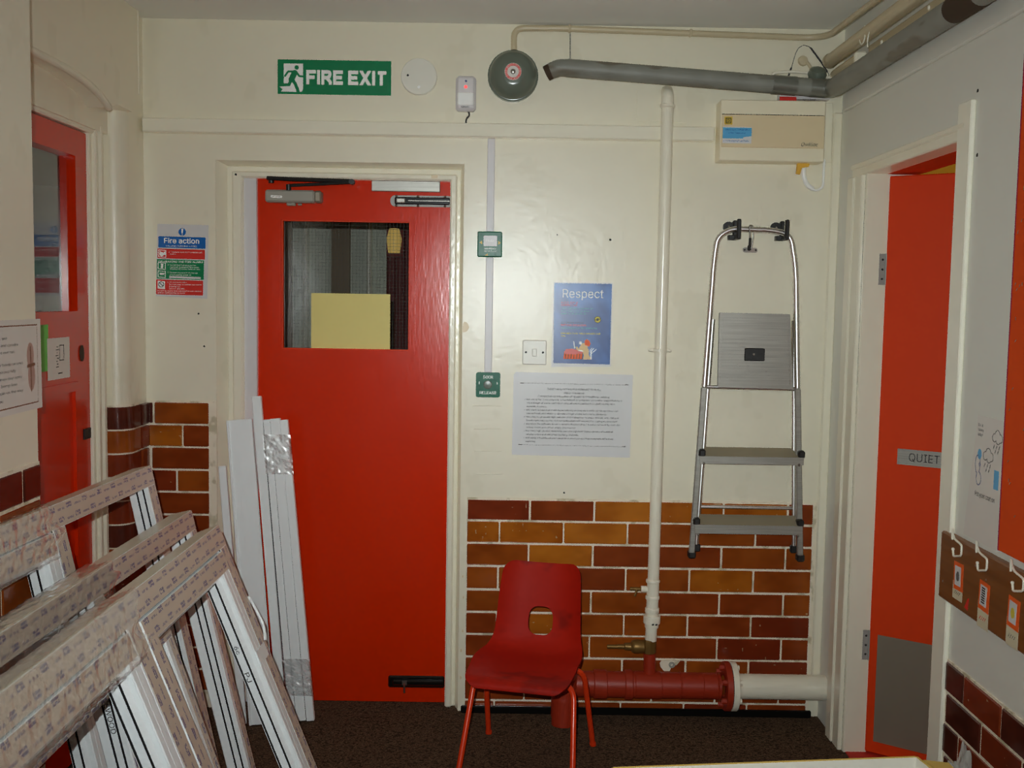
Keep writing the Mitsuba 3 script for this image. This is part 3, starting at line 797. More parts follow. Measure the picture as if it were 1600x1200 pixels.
# grey lagged pipe
gp = thing('grey_pipe', 'grey lagged pipe across the back wall turning along the right wall', 'pipe')
GO = BY - 0.075
path = [(0.185, GO, 2.383), (0.45, GO, 2.367), (1.075, GO, 2.328)]
part(gp, 'length', tube(path, 0.0315, 24), 'lagging', smooth=40)
part(gp, 'elbow', tube(rounded([(0.128, GO + 0.005, 2.372), (0.158, GO, 2.384), (0.20, GO, 2.382)], 0.012, 5), [0.0275] + [0.0295] * 5 + [0.0315], 24), 'lagging', smooth=40)
part(gp, 'burnt_end', tube([(0.112, GO + 0.01, 2.364), (0.140, GO + 0.004, 2.378)], [0.027, 0.0283], 24), 'rust', smooth=40, label='dark open end of the pipe')
part(gp, 'joint_tape', tube([(0.915, GO, 2.338), (1.0, GO, 2.3327)], 0.0335, 24), 'lag_tape', smooth=40)
part(gp, 'corner', trimesh.util.concatenate([tube(rounded([(1.05, GO, 2.3295), (1.125, GO, 2.325), (1.128, GO - 0.07, 2.324)], 0.05, 7), 0.033, 24)]), 'lag_tape', smooth=40)
part(gp, 'wall_length', tube([(1.128, GO - 0.05, 2.324), (1.128, 2.9, 2.322), (1.128, 1.0, 2.32)], 0.034, 24), 'lagging', smooth=40)
part(gp, 'dark_patch', tube([(1.128, 2.78, 2.322), (1.128, 2.62, 2.322)], 0.0348, 24), 'rust', smooth=40)

# painted pipes above it along the right wall
k = thing('painted_pipe', 'upper cream painted pipe running along the right wall below the ceiling', 'pipe')
part(k, 'length', tube([(1.13, BY - 0.03, 2.432), (1.13, 3.0, 2.43), (1.13, 0.6, 2.43)], 0.024, 18), 'pipe_old', smooth=40)
part(k, 'cap', lathe([(0.026, 0), (0.027, 0.02), (0.024, 0.025)], (1.13, BY - 0.05, 2.432), (0, 1, 0), 18), 'pipe_old', smooth=40)
k = thing('short_stub_pipe', 'short cream capped pipe stub just above the grey pipe at the corner', 'pipe')
part(k, 'length', tube([(1.152, BY - 0.03, 2.384), (1.152, 3.60, 2.384)], 0.019, 16), 'pipe_old', smooth=40)
part(k, 'cap', bx(1.132, 1.172, 3.585, 3.61, 2.364, 2.404, 0.006), 'trim')
k = thing('boxed_duct', 'brownish cream flat duct between the grey pipe and the upper painted pipe', 'duct')
part(k, 'face', bx(1.165, XR, 0.6, 3.56, 2.34, 2.415, 0.004), 'pipe_old')
part(k, 'screw', [lathe([(0.007, 0), (0.006, 0.004), (0, 0.005)], (1.165, y, z), (-1, 0, 0), 10) for y, z in ((3.43, 2.395), (3.36, 2.352), (3.16, 2.36), (3.05, 2.40))], 'trim_white', smooth=True)
for i, (y, z0) in enumerate(((3.48, 2.425), (3.40, 2.39))):
    pts = [(1.112 + 0.0 * t, y - 0.02 + 0.028 * math.cos(t), z0 + 0.03 * math.sin(t)) for t in np.linspace(math.pi * (0.7 if i == 0 else -0.2), math.pi * (1.9 if i == 0 else 0.6), 12)]
    solo('cable_tie', tube(pts, 0.0022, 6), 'trim_white', ['white curled cable tie on the upper painted pipe', 'white curled cable tie hanging below the upper painted pipe'][i], 'cable tie', smooth=True, group='cable ties on the painted pipe')

# corner clutter above the consumer unit
k = thing('corner_plate', 'tapered cream painted plate with dark edges in the top right corner', 'plate')
tri = Polygon([(0.985, 2.36), (1.012, 2.462), (1.022, 2.482), (1.04, 2.492), (1.058, 2.488), (1.075, 2.475), (1.112, 2.425), (1.135, 2.39), (1.135, 2.36)])
part(k, 'face', BACK(ext(tri, 0.006, 0.002)), 'wall')
part(k, 'edge', BACK(([Fr((0, 0, 0), (1, 0, 0), (0, 1, 0))(ext(LineString(l).buffer(0.003), 0.002, 0.008)) for l in ([(0.987, 2.375), (0.998, 2.41)], [(1.066, 2.482), (1.108, 2.43), (1.128, 2.40)])])), 'text')
part(k, 'outline', BACK(ext(tri.boundary.buffer(0.0012), 0.0006, 0.008)), 'grey_ink')
part(k, 'socket', cat(lathe([(0.017, 0), (0.019, 0.006), (0.016, 0.014), (0, 0.016)], (1.038, BY - 0.008, 2.435), (0, -1, 0), 20)), 'pipe_old', smooth=30)
part(k, 'cord', tube(rounded([(1.048, BY - 0.02, 2.432), (1.065, BY - 0.024, 2.41), (1.075, BY - 0.024, 2.37)], 0.02), 0.006, 10), 'pipe_old', smooth=True)
solo('flex_cable', tube(rounded([(0.918, BY - 0.022, 2.36), (0.928, BY - 0.03, 2.388), (1.0, BY - 0.032, 2.393), (1.09, BY - 0.032, 2.386), (1.15, BY - 0.03, 2.368), (1.165, BY - 0.022, 2.36)], 0.03), 0.0055, 10), 'pipe_paint', 'white flex looping along the top of the grey pipe near the corner', 'cable', smooth=True)
solo('small_round_fitting', lathe([(0.03, 0), (0.034, 0.012), (0.028, 0.03), (0.012, 0.038), (0, 0.039)], (1.083, BY - 0.036, 2.372), (0, -0.6, 0.8), 24), 'bell', 'dark domed fitting peeping over the grey pipe at the corner', 'fitting', smooth=40)
k = thing('meter_box', 'grey-white box behind the grey pipe with a red label strip', 'box')
part(k, 'body', bx(0.952, 1.135, BY - 0.04, BY, 2.295, 2.357, 0.003), 'lilac')
part(k, 'red_label', bx(0.952, 1.012, BY - 0.043, BY - 0.04, 2.27, 2.302), 'red_ink')
part(k, 'lettering', BACK(text('ISOLATE', 1.035, 2.285, 0.045, 0.010, 0.0415)), 'text')

# consumer unit
k = thing('consumer_unit', 'cream fuse box with a beige lid at the end of the trunking', 'fuse box')
FU = BY - 0.085
sc_ = FU / BY
def fu(x, z): return (x * sc_, 1.562 + (z - 1.562) * sc_)
x0, z1 = fu(0.750, 2.297); x1, z0 = fu(1.128, 2.078)
part(k, 'body', bx(x0, x1 + 0.004, FU, BY, z0, z1, 0.003), 'cu_box')
px0, pz1 = fu(0.755, 2.243); px1, pz0 = fu(1.122, 2.126)
FUF = Fr((0, FU, 0), (1, 0, 0), (0, 0, 1))
part(k, 'lid', FUF(bx(px0, px1 + 0.006, pz0, pz1, 0, 0.004, 0.001)), 'cu_panel')
part(k, 'seam', FUF(bx(px0, px1 + 0.006, pz1, pz1 + 0.0025, 0, 0.001)), 'text')
a, b = fu(0.764, 2.207); a2, b2_ = fu(0.793, 2.235)
part(k, 'emblem', FUF(ext(sbox(a, b, a2, b2_), 0.0006, 0.004)), 'gold')
cx, cz = (a + a2) / 2, (b + b2_) / 2
sq = sbox(cx - 0.0095, cz - 0.0095, cx + 0.0095, cz + 0.0095).difference(sbox(cx - 0.007, cz - 0.007, cx + 0.007, cz + 0.007))
part(k, 'emblem_mark', FUF(cat(ext(sq, 0.0004, 0.0046), text('D', cx - 0.004, cz - 0.005, 0.008, 0.010, 0.0046, bold=True))), 'black')
a, b = fu(0.759, 2.140); a2, b2_ = fu(0.864, 2.199)
part(k, 'sticker', FUF(ext(sbox(a, b, a2, b2_), 0.0005, 0.004)), 'paper')
part(k, 'sticker_blue', FUF(ext(Polygon([(a, b + 0.017), (a + 0.072, b + 0.017), (a + 0.074, b + 0.022), (a2, b + 0.026), (a2, b2_ - 0.003), (a, b2_ - 0.003)]), 0.0004, 0.0045)), 'sky_ink')
part(k, 'sticker_print', FUF(cat(text('Electrical Installation', a + 0.01, b2_ - 0.012, 0.085, 0.005, 0.0049), text('Safety Inspection', a + 0.02, b2_ - 0.024, 0.06, 0.005, 0.0049), text('4 — 5% electrical certificate', a + 0.003, b + 0.006, 0.09, 0.006, 0.0045))), 'blue_ink')
a, b = fu(1.045, 2.134)
scr = text('Qwikline', a, b, 0.058, 0.013, 0.004)
scr.vertices[:, 0] += 0.25 * (scr.vertices[:, 1] - b)
part(k, 'lettering', FUF(scr), 'text')
# cable loop under it
solo('cable_loop', cat(tube(rounded([(1.05, BY - 0.035, 2.06), (1.048, BY - 0.035, 2.025), (1.066, BY - 0.032, 1.99), (1.088, BY - 0.03, 1.978)], 0.02), 0.0085, 10), tube(rounded([(1.080, BY - 0.03, 1.980), (1.10, BY - 0.03, 1.971), (1.124, BY - 0.03, 1.985), (1.124, BY - 0.03, 2.085)], 0.022), 0.0045, 10)), 'white', 'white cable looping down below the fuse box', 'cable', smooth=True)
solo('yellow_tape', BACK(ext(Polygon([(1.025, 2.078), (1.068, 2.082), (1.066, 2.056), (1.04, 2.05), (1.034, 2.028), (1.022, 2.03)]), 0.014, 0.032)), 'tape_yellow', 'scrap of yellow tape round the cable under the fuse box', 'tape')

# call point
k = thing('call_point', 'green break glass unit with a small window, upper of the two green units', 'call point')
part(k, 'case', bx(-0.125, -0.036, BY - 0.045, BY, 1.714, 1.805, 0.003), 'green_dark')
CP = Fr((0, BY - 0.045, 0), (1, 0, 0), (0, 0, 1))
part(k, 'window', CP(ext(rbox(-0.103, -0.054, 1.752, 1.790, 0.003), 0.002)), 'lilac')
part(k, 'lettering', CP(cat(text('EMERGENCY', -0.10, 1.741, 0.044, 0.005, 0.0, bold=True), text('BREAK GLASS', -0.10, 1.732, 0.044, 0.005, 0.0))), 'white')
part(k, 'window_lettering', CP(text('PRESS', -0.093, 1.768, 0.028, 0.007, 0.002)), 'white')
part(k, 'arrow', CP([ext(g, 0.0006) for g in (Polygon([(-0.118, 1.765), (-0.108, 1.772), (-0.108, 1.758)]), Polygon([(-0.040, 1.765), (-0.05, 1.772), (-0.05, 1.758)]), Polygon([(-0.1, 1.718), (-0.088, 1.726), (-0.086, 1.718)]))]), 'gold')
# door release
k = thing('door_release', 'green DOOR RELEASE button plate, lower of the two green units', 'switch')
part(k, 'plate', BACK(ext(rbox(-0.125, -0.035, 1.199, 1.291, 0.008), 0.012)), 'green_dark')
DRF = Fr((0, BY - 0.012, 0), (1, 0, 0), (0, 0, 1))
part(k, 'lettering', DRF(cat(text('DOOR', -0.098, 1.269, 0.036, 0.010, 0.0, bold=True), text('RELEASE', -0.111, 1.211, 0.062, 0.010, 0.0, bold=True))), 'white')
part(k, 'button', lathe([(0.016, 0), (0.016, 0.004), (0.0135, 0.005), (0.013, 0.002), (0.0, 0.0025)], (-0.081, BY - 0.012, 1.246), (0, -1, 0), 24), 'bell', smooth=30)
part(k, 'mark', DRF(([ext(sbox(x - 0.0012, 1.2475, x + 0.0012, 1.2575), 0.0004) for x in (-0.113, -0.0465)])), 'white')

# light switch
k = thing('light_switch', 'cream single light switch left of the blue poster', 'switch')
part(k, 'plate', bx(0.045, 0.134, BY - 0.009, BY, 1.322, 1.413, 0.003), 'offwhite')
part(k, 'rocker', bx(0.081, 0.098, BY - 0.013, BY - 0.008, 1.353, 1.382, 0.002), 'offwhite')
part(k, 'screw', [lathe([(0.004, 0), (0.003, 0.001), (0, 0.001)], (x, BY - 0.009, 1.368), (0, -1, 0), 10) for x in (0.058, 0.121)], 'text')

# Respect poster
k = thing('respect_poster', 'blue Respect poster with coloured lines of text and a cartoon diner', 'poster')
part(k, 'backing', BACK(ext(Polygon([(0.153, 1.315), (0.373, 1.32), (0.374, 1.628), (0.156, 1.627)]), 0.0008)), 'paper')
part(k, 'sheet', BACK(ext(Polygon([(0.160, 1.329), (0.369, 1.327), (0.370, 1.624), (0.158, 1.624)]), 0.0004, 0.0008)), 'poster_blue')
ps = 0.212 / 715
def rp(x, y): return (0.158 + (x - 205) * ps, 1.624 - (y - 108) * ps)
def rt(s, x, y, x2, h, m_, bold=False):
    u, v = rp(x, y); part(k, 'lettering', BACK(text(s, u, v, (x2 - x) * ps, h * ps, 0.0013, 0.0003, bold)), m_)
rt('Respect', 312, 285, 818, 105, 'paper', False)
rt('PLEASE HELP US', 300, 360, 500, 22, 'red_ink'); rt('DINNER TIME', 300, 390, 495, 22, 'red_ink')
rt('KEEP OUR HALL CLEAN AND TIDY', 310, 425, 705, 14, 'teal_ink'); rt('WALK QUIETLY AND SENSIBLY', 300, 460, 650, 15, 'teal_ink'); rt('KEEP YOUR SHOES ON', 300, 493, 615, 15, 'teal_ink')
rt('SIT DOWN TO EAT', 300, 604, 585, 18, 'black'); rt('KEEP YOUR VOICES DOWN', 296, 636, 612, 20, 'pink_ink', True)
rt('SHOW RESPECT TO EVERYONE', 300, 670, 745, 15, 'teal_ink'); rt('REMEMBER YOUR TABLE MANNERS AND', 296, 738, 790, 18, 'yellow_ink', True); rt('SMILE', 300, 770, 358, 16, 'yellow_ink', True)
def rpoly(pts): return Polygon([rp(*p) for p in pts]).buffer(0)
part(k, 'emblem', BACK(ext(Point(*rp(752, 553)).buffer(40 * ps), 0.0003, 0.0013)), 'yellow_ink')
part(k, 'emblem_mark', BACK(ext(unary_union([Point(*rp(752, 553)).buffer(43 * ps).difference(Point(*rp(752, 553)).buffer(36 * ps)), Point(*rp(752, 553)).buffer(17 * ps), LineString([rp(715, 560), rp(790, 545)]).buffer(4 * ps)]), 0.0003, 0.0017)), 'black')
part(k, 'drawn_table', BACK(ext(rpoly([(345, 965), (580, 965), (572, 1048), (335, 1048)]), 0.0003, 0.0013)), 'orange_ink')
part(k, 'drawn_slats', BACK(ext(unary_union([LineString([rp(x, 970), rp(x - 6, 1046)]).buffer(4 * ps) for x in range(365, 580, 35)]), 0.0003, 0.0017)), 'brown_print')
part(k, 'drawn_cloth', BACK(ext(rpoly([(340, 965), (370, 925), (440, 918), (560, 940), (582, 965), (560, 985), (520, 978), (480, 992), (430, 985), (390, 990), (350, 978)]), 0.0003, 0.0019)), 'pink_ink')
part(k, 'drawn_body', BACK(ext(unary_union([rpoly([(530, 900), (560, 870), (620, 880), (650, 930), (650, 990), (690, 1050), (580, 1052), (590, 1000), (570, 950), (520, 940)]), Point(*rp(590, 890)).buffer(45 * ps), LineString([rp(590, 940), rp(520, 935), rp(500, 905)]).buffer(13 * ps)]), 0.0003, 0.0021)), 'skin_ink')
part(k, 'drawn_hat', BACK(ext(rpoly([(600, 870), (595, 820), (620, 798), (655, 815), (672, 850), (655, 892), (630, 880)]), 0.0003, 0.0024)), 'orange_ink')
part(k, 'drawn_whites', BACK(ext(unary_union([rpoly([(455, 825), (464, 825), (482, 915), (468, 920)]), Point(*rp(545, 845)).buffer(19 * ps), LineString([rp(690, 970), rp(740, 925)]).buffer(4 * ps), LineString([rp(670, 960), rp(712, 912)]).buffer(4 * ps), LineString([rp(655, 950), rp(690, 910)]).buffer(4 * ps), LineString([rp(680, 960), rp(680, 1045)]).buffer(7 * ps), LineString([rp(530, 940), rp(575, 948)]).buffer(8 * ps)]), 0.0003, 0.0025)), 'white')

# vision statement
k = thing('vision_statement', 'laminated landscape vision statement of printed text below the blue poster', 'notice')
VP = [(0.012, 0.985), (0.452, 0.981), (0.456, 1.290), (0.022, 1.294), (0.014, 1.284)]
part(k, 'sheet', BACK(ext(Polygon(VP), 0.0012)), 'paper')
vs = 0.441 / 1290
def vp(x, y): return (0.018 + (x - 160) * vs, 1.292 - (y - 155) * vs)
rows = [('DELETON EASTTHORPE PRIMARY SCHOOL', 518, 1098, 338, 17), ('Vision Statement', 695, 922, 378, 17), ('Contemporary education of quality in a traditional setting', 415, 1188, 416, 17),
        ('• We want the Core subjects to be central to childrens’ education supported by a', 270, 1330, 452, 15), ('wide range of social and other educational experiences in partnership with', 296, 1252, 490, 15), ('parents & carers', 296, 512, 528, 15),
        ('• We want to teach and set expectations so that each child achieves his or her', 270, 1292, 566, 15), ('educational potential in a climate of high social and moral standards', 294, 1168, 604, 15),
        ('• We wish to promote high standards of behaviour in order that all who come to', 270, 1302, 642, 15), ('Eastthorpe may receive due consideration and respect in a caring environment', 294, 1284, 680, 15),
        ('• We want the children in our school to be part of our school community, and the', 268, 1310, 718, 15), ('school to be part of the wider community', 292, 828, 756, 15),
        ('• We want high quality leadership and management based upon professional', 266, 1238, 794, 15), ('relationships and effective working systems', 292, 860, 834, 15),
        ('• We want a traditional and attractive environment that supports effective', 266, 1244, 872, 15), ('learning', 292, 395, 910, 15)]
part(k, 'lettering', BACK(cat([text(s, vp(a, y)[0], vp(a, y)[1], (b - a) * vs, h * vs, 0.0012, 0.0003, True) for i, (s, a, b, y, h) in enumerate(rows)])), 'text')
ln = [LineString([vp(225, 268), vp(1400, 272)]).buffer(0.0005), LineString([vp(215, 940), vp(1380, 948)]).buffer(0.0005)] + [LineString([vp(x, y), vp(x + 34, y)]).buffer(0.0014) for x, y in ((222, 268), (1355, 268), (218, 940), (1345, 944))]
part(k, 'border', BACK(ext(unary_union(ln), 0.0003, 0.0012)), 'grey_ink')

# fire action notice
k = thing('fire_action_notice', 'fire action notice in blue, red and green bands left of the back door', 'notice')
part(k, 'sheet', BACK(ext(Polygon([(-1.306, 1.552), (-1.118, 1.546), (-1.111, 1.814), (-1.298, 1.816)]), 0.0012)), 'paper')
fs = 0.187 / 645
def fa(x, y): return (-1.301 + (x - 125) * fs - (y - 150) * fs * 0.018, 1.815 - (y - 150) * 0.2665 / 925)
def fq_(x0, y0, x1, y1, tr=0, br=0):
    p = Polygon([fa(x0, y0), fa(x1, y0 + 8), fa(x1, y1 + 8), fa(x0, y1)]); return p.buffer(-0.003).buffer(0.003, quad_segs=4) if tr else p
def fpart(nm, pl, m_, n=0.0012): part(k, nm, BACK(ext(pl, 0.0003, n)), m_)
fpart('blue_band', fq_(150, 302, 745, 445, 1), 'blue_ink'); fpart('red_band', fq_(140, 458, 738, 580), 'red_ink'); fpart('green_band', fq_(133, 592, 728, 838), 'green'); fpart('red_band', fq_(125, 850, 720, 1038, 1), 'red_ink')
fpart('roundel', Point(*fa(449, 245)).buffer(47 * fs), 'blue_ink')
fpart('exclamation', unary_union([Polygon([fa(436, 205), fa(464, 205), fa(456, 265), fa(442, 265)]), Point(*fa(449, 280)).buffer(8 * fs)]), 'white', 0.0015)
def ft(s, x, y, x2, h, bold=False):
    u, v = fa(x, y); return text(s, u, v, (x2 - x) * fs, h * fs, 0.0015, 0.0003, bold)
tx = [ft('Fire action', 222, 388, 665, 64, True), ft('ON DISCOVERING A FIRE', 245, 434, 635, 20), ft('1  Operate nearest fire alarm call', 280, 508, 705, 17), ft('point', 305, 533, 372, 15),
      ft('ON HEARING THE FIRE ALARM', 150, 634, 712, 24, True), ft('2  Leave the building by the', 268, 672, 628, 17), ft('nearest available fire exits', 300, 698, 665, 17), ft('closing all doors behind you', 300, 722, 676, 17),
      ft('3  Report to person in charge', 266, 768, 650, 17), ft('of assembly point at:', 296, 796, 570, 17), ft('4  Do not take risks', 262, 890, 512, 17), ft('Do not stop to collect personal', 290, 918, 700, 17), ft('belongings', 290, 944, 430, 17), ft('Do not use lifts', 290, 972, 488, 17),
      ft('Do not re-enter the building for any reason', 140, 1000, 698, 17), ft('without authorisation to do so', 140, 1026, 490, 17)]
part(k, 'lettering', BACK(cat(tx)), 'white')
fpart('answer_strip', fq_(290, 803, 688, 830), 'paper', 0.0015)
for (a, b, c, d) in ((150, 470, 250, 565), (145, 630, 245, 718), (145, 735, 245, 822), (145, 865, 238, 965)):
    o = fq_(a, b, c, d); fpart('symbol_frame', o.difference(o.buffer(-0.0025)) if b < 850 else o, 'white', 0.0015)
fpart('symbol', unary_union([Point(*fa(192, 528)).buffer(0.008), sbox(*fa(168, 510), *fa(180, 490)), sbox(*fa(218, 540), *fa(240, 495)), Polygon([fa(185, 645), fa(215, 650), fa(212, 708), fa(182, 705)]), sbox(*fa(170, 790), *fa(225, 765))]), 'white', 0.0015)
c0 = Point(*fa(190, 912)); fpart('prohibition', unary_union([c0.buffer(0.0105).difference(c0.buffer(0.0082)), LineString([(c0.x - 0.006, c0.y + 0.006), (c0.x + 0.006, c0.y - 0.006)]).buffer(0.0014)]), 'text', 0.0018)

# yellow sheet on the glass
solo('yellow_sheet', warp_plate(sbox(-0.748, 1.362, -0.452, 1.573), 0.0008, lambda u, v, n: np.stack([u * DK, BY + 0.075 + 0.016 - n - 0.002 * np.sin((u + 0.6) * 9) * (v - 1.36) * 4, 1.562 + (v - 1.562) * DK], 1), 0.03), 'yellow_paper', 'plain pale yellow sheet of paper on the wired glass of the back door', 'paper', smooth=True)

# ================================================================== pipework at the right
VO = BY - 0.066
k = thing('vertical_pipe', 'white painted vertical pipe with collars, clip and brass stop valve', 'pipe')
sv = VO / BY
def vpx(x, z): return (x * sv, VO, 1.562 + (z - 1.562) * sv)
part(k, 'length', tube([vpx(0.556, 2.30), vpx(0.556, 1.96), vpx(0.554, 1.0), vpx(0.552, 0.50)], 0.0215, 24), 'pipe_paint', smooth=40)
part(k, 'top_elbow', tube(rounded([vpx(0.556, 2.268), vpx(0.556, 2.305), (0.55, BY - 0.022, 2.318)], 0.03, 8), 0.022, 24), 'pipe_paint', smooth=40)
part(k, 'collar', lathe([(0.0215, 0), (0.027, 0.004), (0.027, 0.012), (0.0215, 0.016)], vpx(0.556, 2.262), (0, 0, 1), 24), 'pipe_paint', smooth=40)
part(k, 'lower_length', tube([vpx(0.552, 0.52), vpx(0.550, 0.36)], 0.0225, 24), 'pipe_paint', smooth=40)
for z, r, h in ((0.508, 0.0265, 0.012), (0.444, 0.0265, 0.014), (0.392, 0.0265, 0.02), (0.352, 0.032, 0.030), (0.335, 0.026, 0.02)):
    part(k, 'collar', lathe([(0.02, 0), (r - 0.002, 0.0), (r, 0.003), (r, h - 0.003), (r - 0.002, h), (0.02, h)], vpx(0.5505, z), (0, 0, 1), 24), 'pipe_paint', smooth=40)
part(k, 'tail', tube([vpx(0.5495, 0.345), vpx(0.5485, 0.285)], 0.0215, 24), 'pipe_paint', smooth=40)
x, y, z = vpx(0.552, 1.383)
part(k, 'clip', cat(lathe([(0.0215, 0), (0.026, 0.001), (0.026, 0.011), (0.0215, 0.012)], (x, y, z - 0.006), (0, 0, 1), 24), bx(x - 0.042, x - 0.02, y - 0.006, y + 0.006, z - 0.006, z + 0.006, 0.003), bx(x + 0.02, x + 0.042, y - 0.006, y + 0.006, z - 0.006, z + 0.006, 0.003), bx(x - 0.006, x + 0.006, y + 0.02, BY, z - 0.006, z + 0.006)), 'pipe_paint', smooth=40)
part(k, 'mark', ([Fr((0, VO - 0.033, 0), (1, 0, 0), (0, 0, 1))(ext(Polygon([(0.535 + i * 0.013, 0.378), (0.544 + i * 0.013, 0.381), (0.546 + i * 0.013, 0.376), (0.539 + i * 0.013, 0.373)]), 0.002)) for i in range(2)]), 'text')
dcx = vpx(0.552, 0.483)
part(k, 'drain_cock', cat(cyl((dcx[0] - 0.02, VO, dcx[2]), (dcx[0] - 0.045, VO, dcx[2]), 0.012, 14)), 'pipe_paint', smooth=40)
part(k, 'drain_spout', cat(cyl((dcx[0] - 0.044, VO, dcx[2]), (dcx[0] - 0.085, VO, dcx[2]), 0.0065, 12), tube([(dcx[0] - 0.06, VO - 0.004, dcx[2]), (dcx[0] - 0.068, VO - 0.006, dcx[2] - 0.026)], 0.0042, 8)), 'brass', smooth=40, label='brass drain cock')
vx, vy, vz = vpx(0.545, 0.262)
part(k, 'stop_valve', cat(lathe([(0.021, -0.028), (0.0245, -0.022), (0.0245, 0.022), (0.0215, 0.028)], (vx, vy, vz), (0, 0, 1), 8), lathe([(0.018, 0.015), (0.024, 0.022), (0.025, 0.035), (0.026, 0.055), (0.021, 0.066), (0.015, 0.070), (0.0135, 0.092), (0.010, 0.095)], (vx, vy, vz), (-1, 0, -0.02), 16)), 'brass', smooth=35, label='weathered brass stop valve')
part(k, 'valve_spindle', cat(lathe([(0.009, 0.09), (0.009, 0.118), (0.008, 0.12), (0.008, 0.158), (0, 0.159)], (vx, vy, vz), (-1, 0, -0.02), 12)), 'brass', smooth=35)
# red manifold
RO = BY - 0.075
sr = RO / BY
def rpx(x, z): return (x * sr, RO, 1.562 + (z - 1.562) * sr)
k = thing('red_pipe', 'red painted flanged pipe run at the foot of the brick dado', 'pipe')
zc = rpx(0, 0.113)[2]
xa, xb = 0.222 * sr, 0.815 * sr
part(k, 'length', tube([(xa + 0.04, RO, zc), (xb, RO, zc)], 0.048, 28), 'red_pipe', smooth=40)
for x, w, r in ((0.335, 0.05, 0.054), (0.452, 0.03, 0.055), (0.49, 0.10, 0.0505), (0.66, 0.008, 0.0505), (0.745, 0.006, 0.0495), (0.80, 0.006, 0.051)):
    part(k, 'collar', lathe([(0.046, 0), (r - 0.003, 0), (r, 0.003), (r, w - 0.003), (r - 0.003, w), (0.046, w)], (x * sr, RO, zc), (1, 0, 0), 28), 'red_pipe', smooth=30)
part(k, 'tee_branch', tube([rpx(0.548, 0.13), rpx(0.545, 0.235)], 0.0225, 20), 'red_pipe', smooth=40)
part(k, 'elbow', tube(rounded([(xa + 0.09, RO, zc), (xa + 0.0, RO, zc), (xa - 0.0, RO - 0.03, zc - 0.03), (xa, RO - 0.03, 0.03)], 0.05, 8), 0.046, 28), 'red_pipe', smooth=40)
part(k, 'leg', tube([(xa, RO - 0.03, zc - 0.01), (xa, RO - 0.035, 0.0)], 0.0435, 28), 'red_pipe', smooth=40)
part(k, 'leg_collar', lathe([(0.043, 0), (0.049, 0.002), (0.049, 0.04), (0.043, 0.044)], (xa, RO - 0.031, zc - 0.005), (0, 0, 1), 28), 'red_pipe', smooth=40)
fxx = 0.810 * sr
fl = part(k, 'flange', lathe([(0.04, 0), (0.088, 0.0), (0.09, 0.003), (0.09, 0.020), (0.088, 0.022), (0.04, 0.022)], (fxx + 0.018, RO, zc), (1, 0, 0), 36), 'red_pipe', smooth=30)
for i in range(6):
    a = math.radians(30 + 60 * i)
    part(fl, 'bolt', lathe([(0.011, 0), (0.011, 0.016), (0.008, 0.018), (0, 0.018)], (fxx + 0.002, RO + 0.07 * math.cos(a), zc + 0.07 * math.sin(a)), (1, 0, 0), 6), 'red_pipe')
k = thing('white_pipe', 'short white flanged pipe running from the red flange to the right corner', 'pipe')
part(k, 'flange', lathe([(0.04, 0), (0.088, 0.0), (0.09, 0.003), (0.09, 0.020), (0.088, 0.022), (0.05, 0.024), (0.046, 0.04)], (fxx + 0.042, RO, zc), (1, 0, 0), 36), 'pipe_paint', smooth=30)
part(k, 'gasket', lathe([(0.03, 0), (0.086, 0), (0.086, 0.004), (0.03, 0.004)], (fxx + 0.0395, RO, zc), (1, 0, 0), 36), 'black')
part(k, 'length', tube([(fxx + 0.05, RO, zc), (1.15, RO, zc), (XR + 0.01, RO, zc)], 0.046, 28), 'pipe_paint', smooth=40)
part(k, 'bolt', [lathe([(0.01, 0), (0.01, 0.012), (0, 0.013)], (fxx + 0.063, RO + 0.07 * math.cos(a), zc + 0.07 * math.sin(a)), (1, 0, 0), 6) for a in np.radians([30, 90, 150, 210, 270, 330])], 'pipe_paint')
k = thing('wall_plug', 'broken cream plug of plaster in the bricks just above the red pipe', 'plug')
part(k, 'plaster', BACK(ext(Polygon([(0.588, 0.185), (0.60, 0.172), (0.622, 0.172), (0.628, 0.19), (0.648, 0.196), (0.66, 0.212), (0.64, 0.213), (0.59, 0.212), (0.583, 0.20)]), 0.006, 0.006)), 'mortar')
part(k, 'ring', lathe([(0.005, 0), (0.011, 0.001), (0.012, 0.008), (0.005, 0.009)], (0.628, BY - 0.012, 0.198), (0, -1, 0), 14), 'grey', smooth=40)

# ================================================================== step ladder on its hooks
LO = BY - 0.055
sl = LO / BY
def lp(x, z, o=0.0):
    s = (LO - o) / BY
    return (x * s, LO - o, 1.562 + (z - 1.562) * s)
k = thing('step_ladder', 'folded aluminium step ladder hanging on the back wall', 'ladder')
hoop = rounded([lp(0.692, 0.62), lp(0.7415, 1.70), lp(0.752, 1.80), lp(0.80, 1.832), lp(0.95, 1.830), lp(1.02, 1.815), lp(1.043, 1.70), lp(1.0995, 0.615)], [0, 0.05, 0.07, 0.04, 0.04, 0.07, 0.05, 0], 8)
part(k, 'front_stile', tube(hoop[:len(hoop) // 2 + 1], 0.0105, 16), 'alu', smooth=40)
part(k, 'front_stile', tube(hoop[len(hoop) // 2:], 0.0105, 16), 'alu', smooth=40)
# lower front legs are flattened tube
for (a, b) in (((0.7195, 1.25), (0.692, 0.625)), ((1.0655, 1.25), (1.099, 0.622))):
    p0, p1 = np.array(lp(*a, 0.012)), np.array(lp(*b, 0.012))
    v = p1 - p0; L = np.linalg.norm(v); v /= L
    fr_ = Fr(p0, (1, 0, 0), -v)
    part(k, 'stile_sleeve', fr_(bx(-0.0105, 0.0105, -L, 0, -0.004, 0.012, 0.003)), 'alu_brushed')
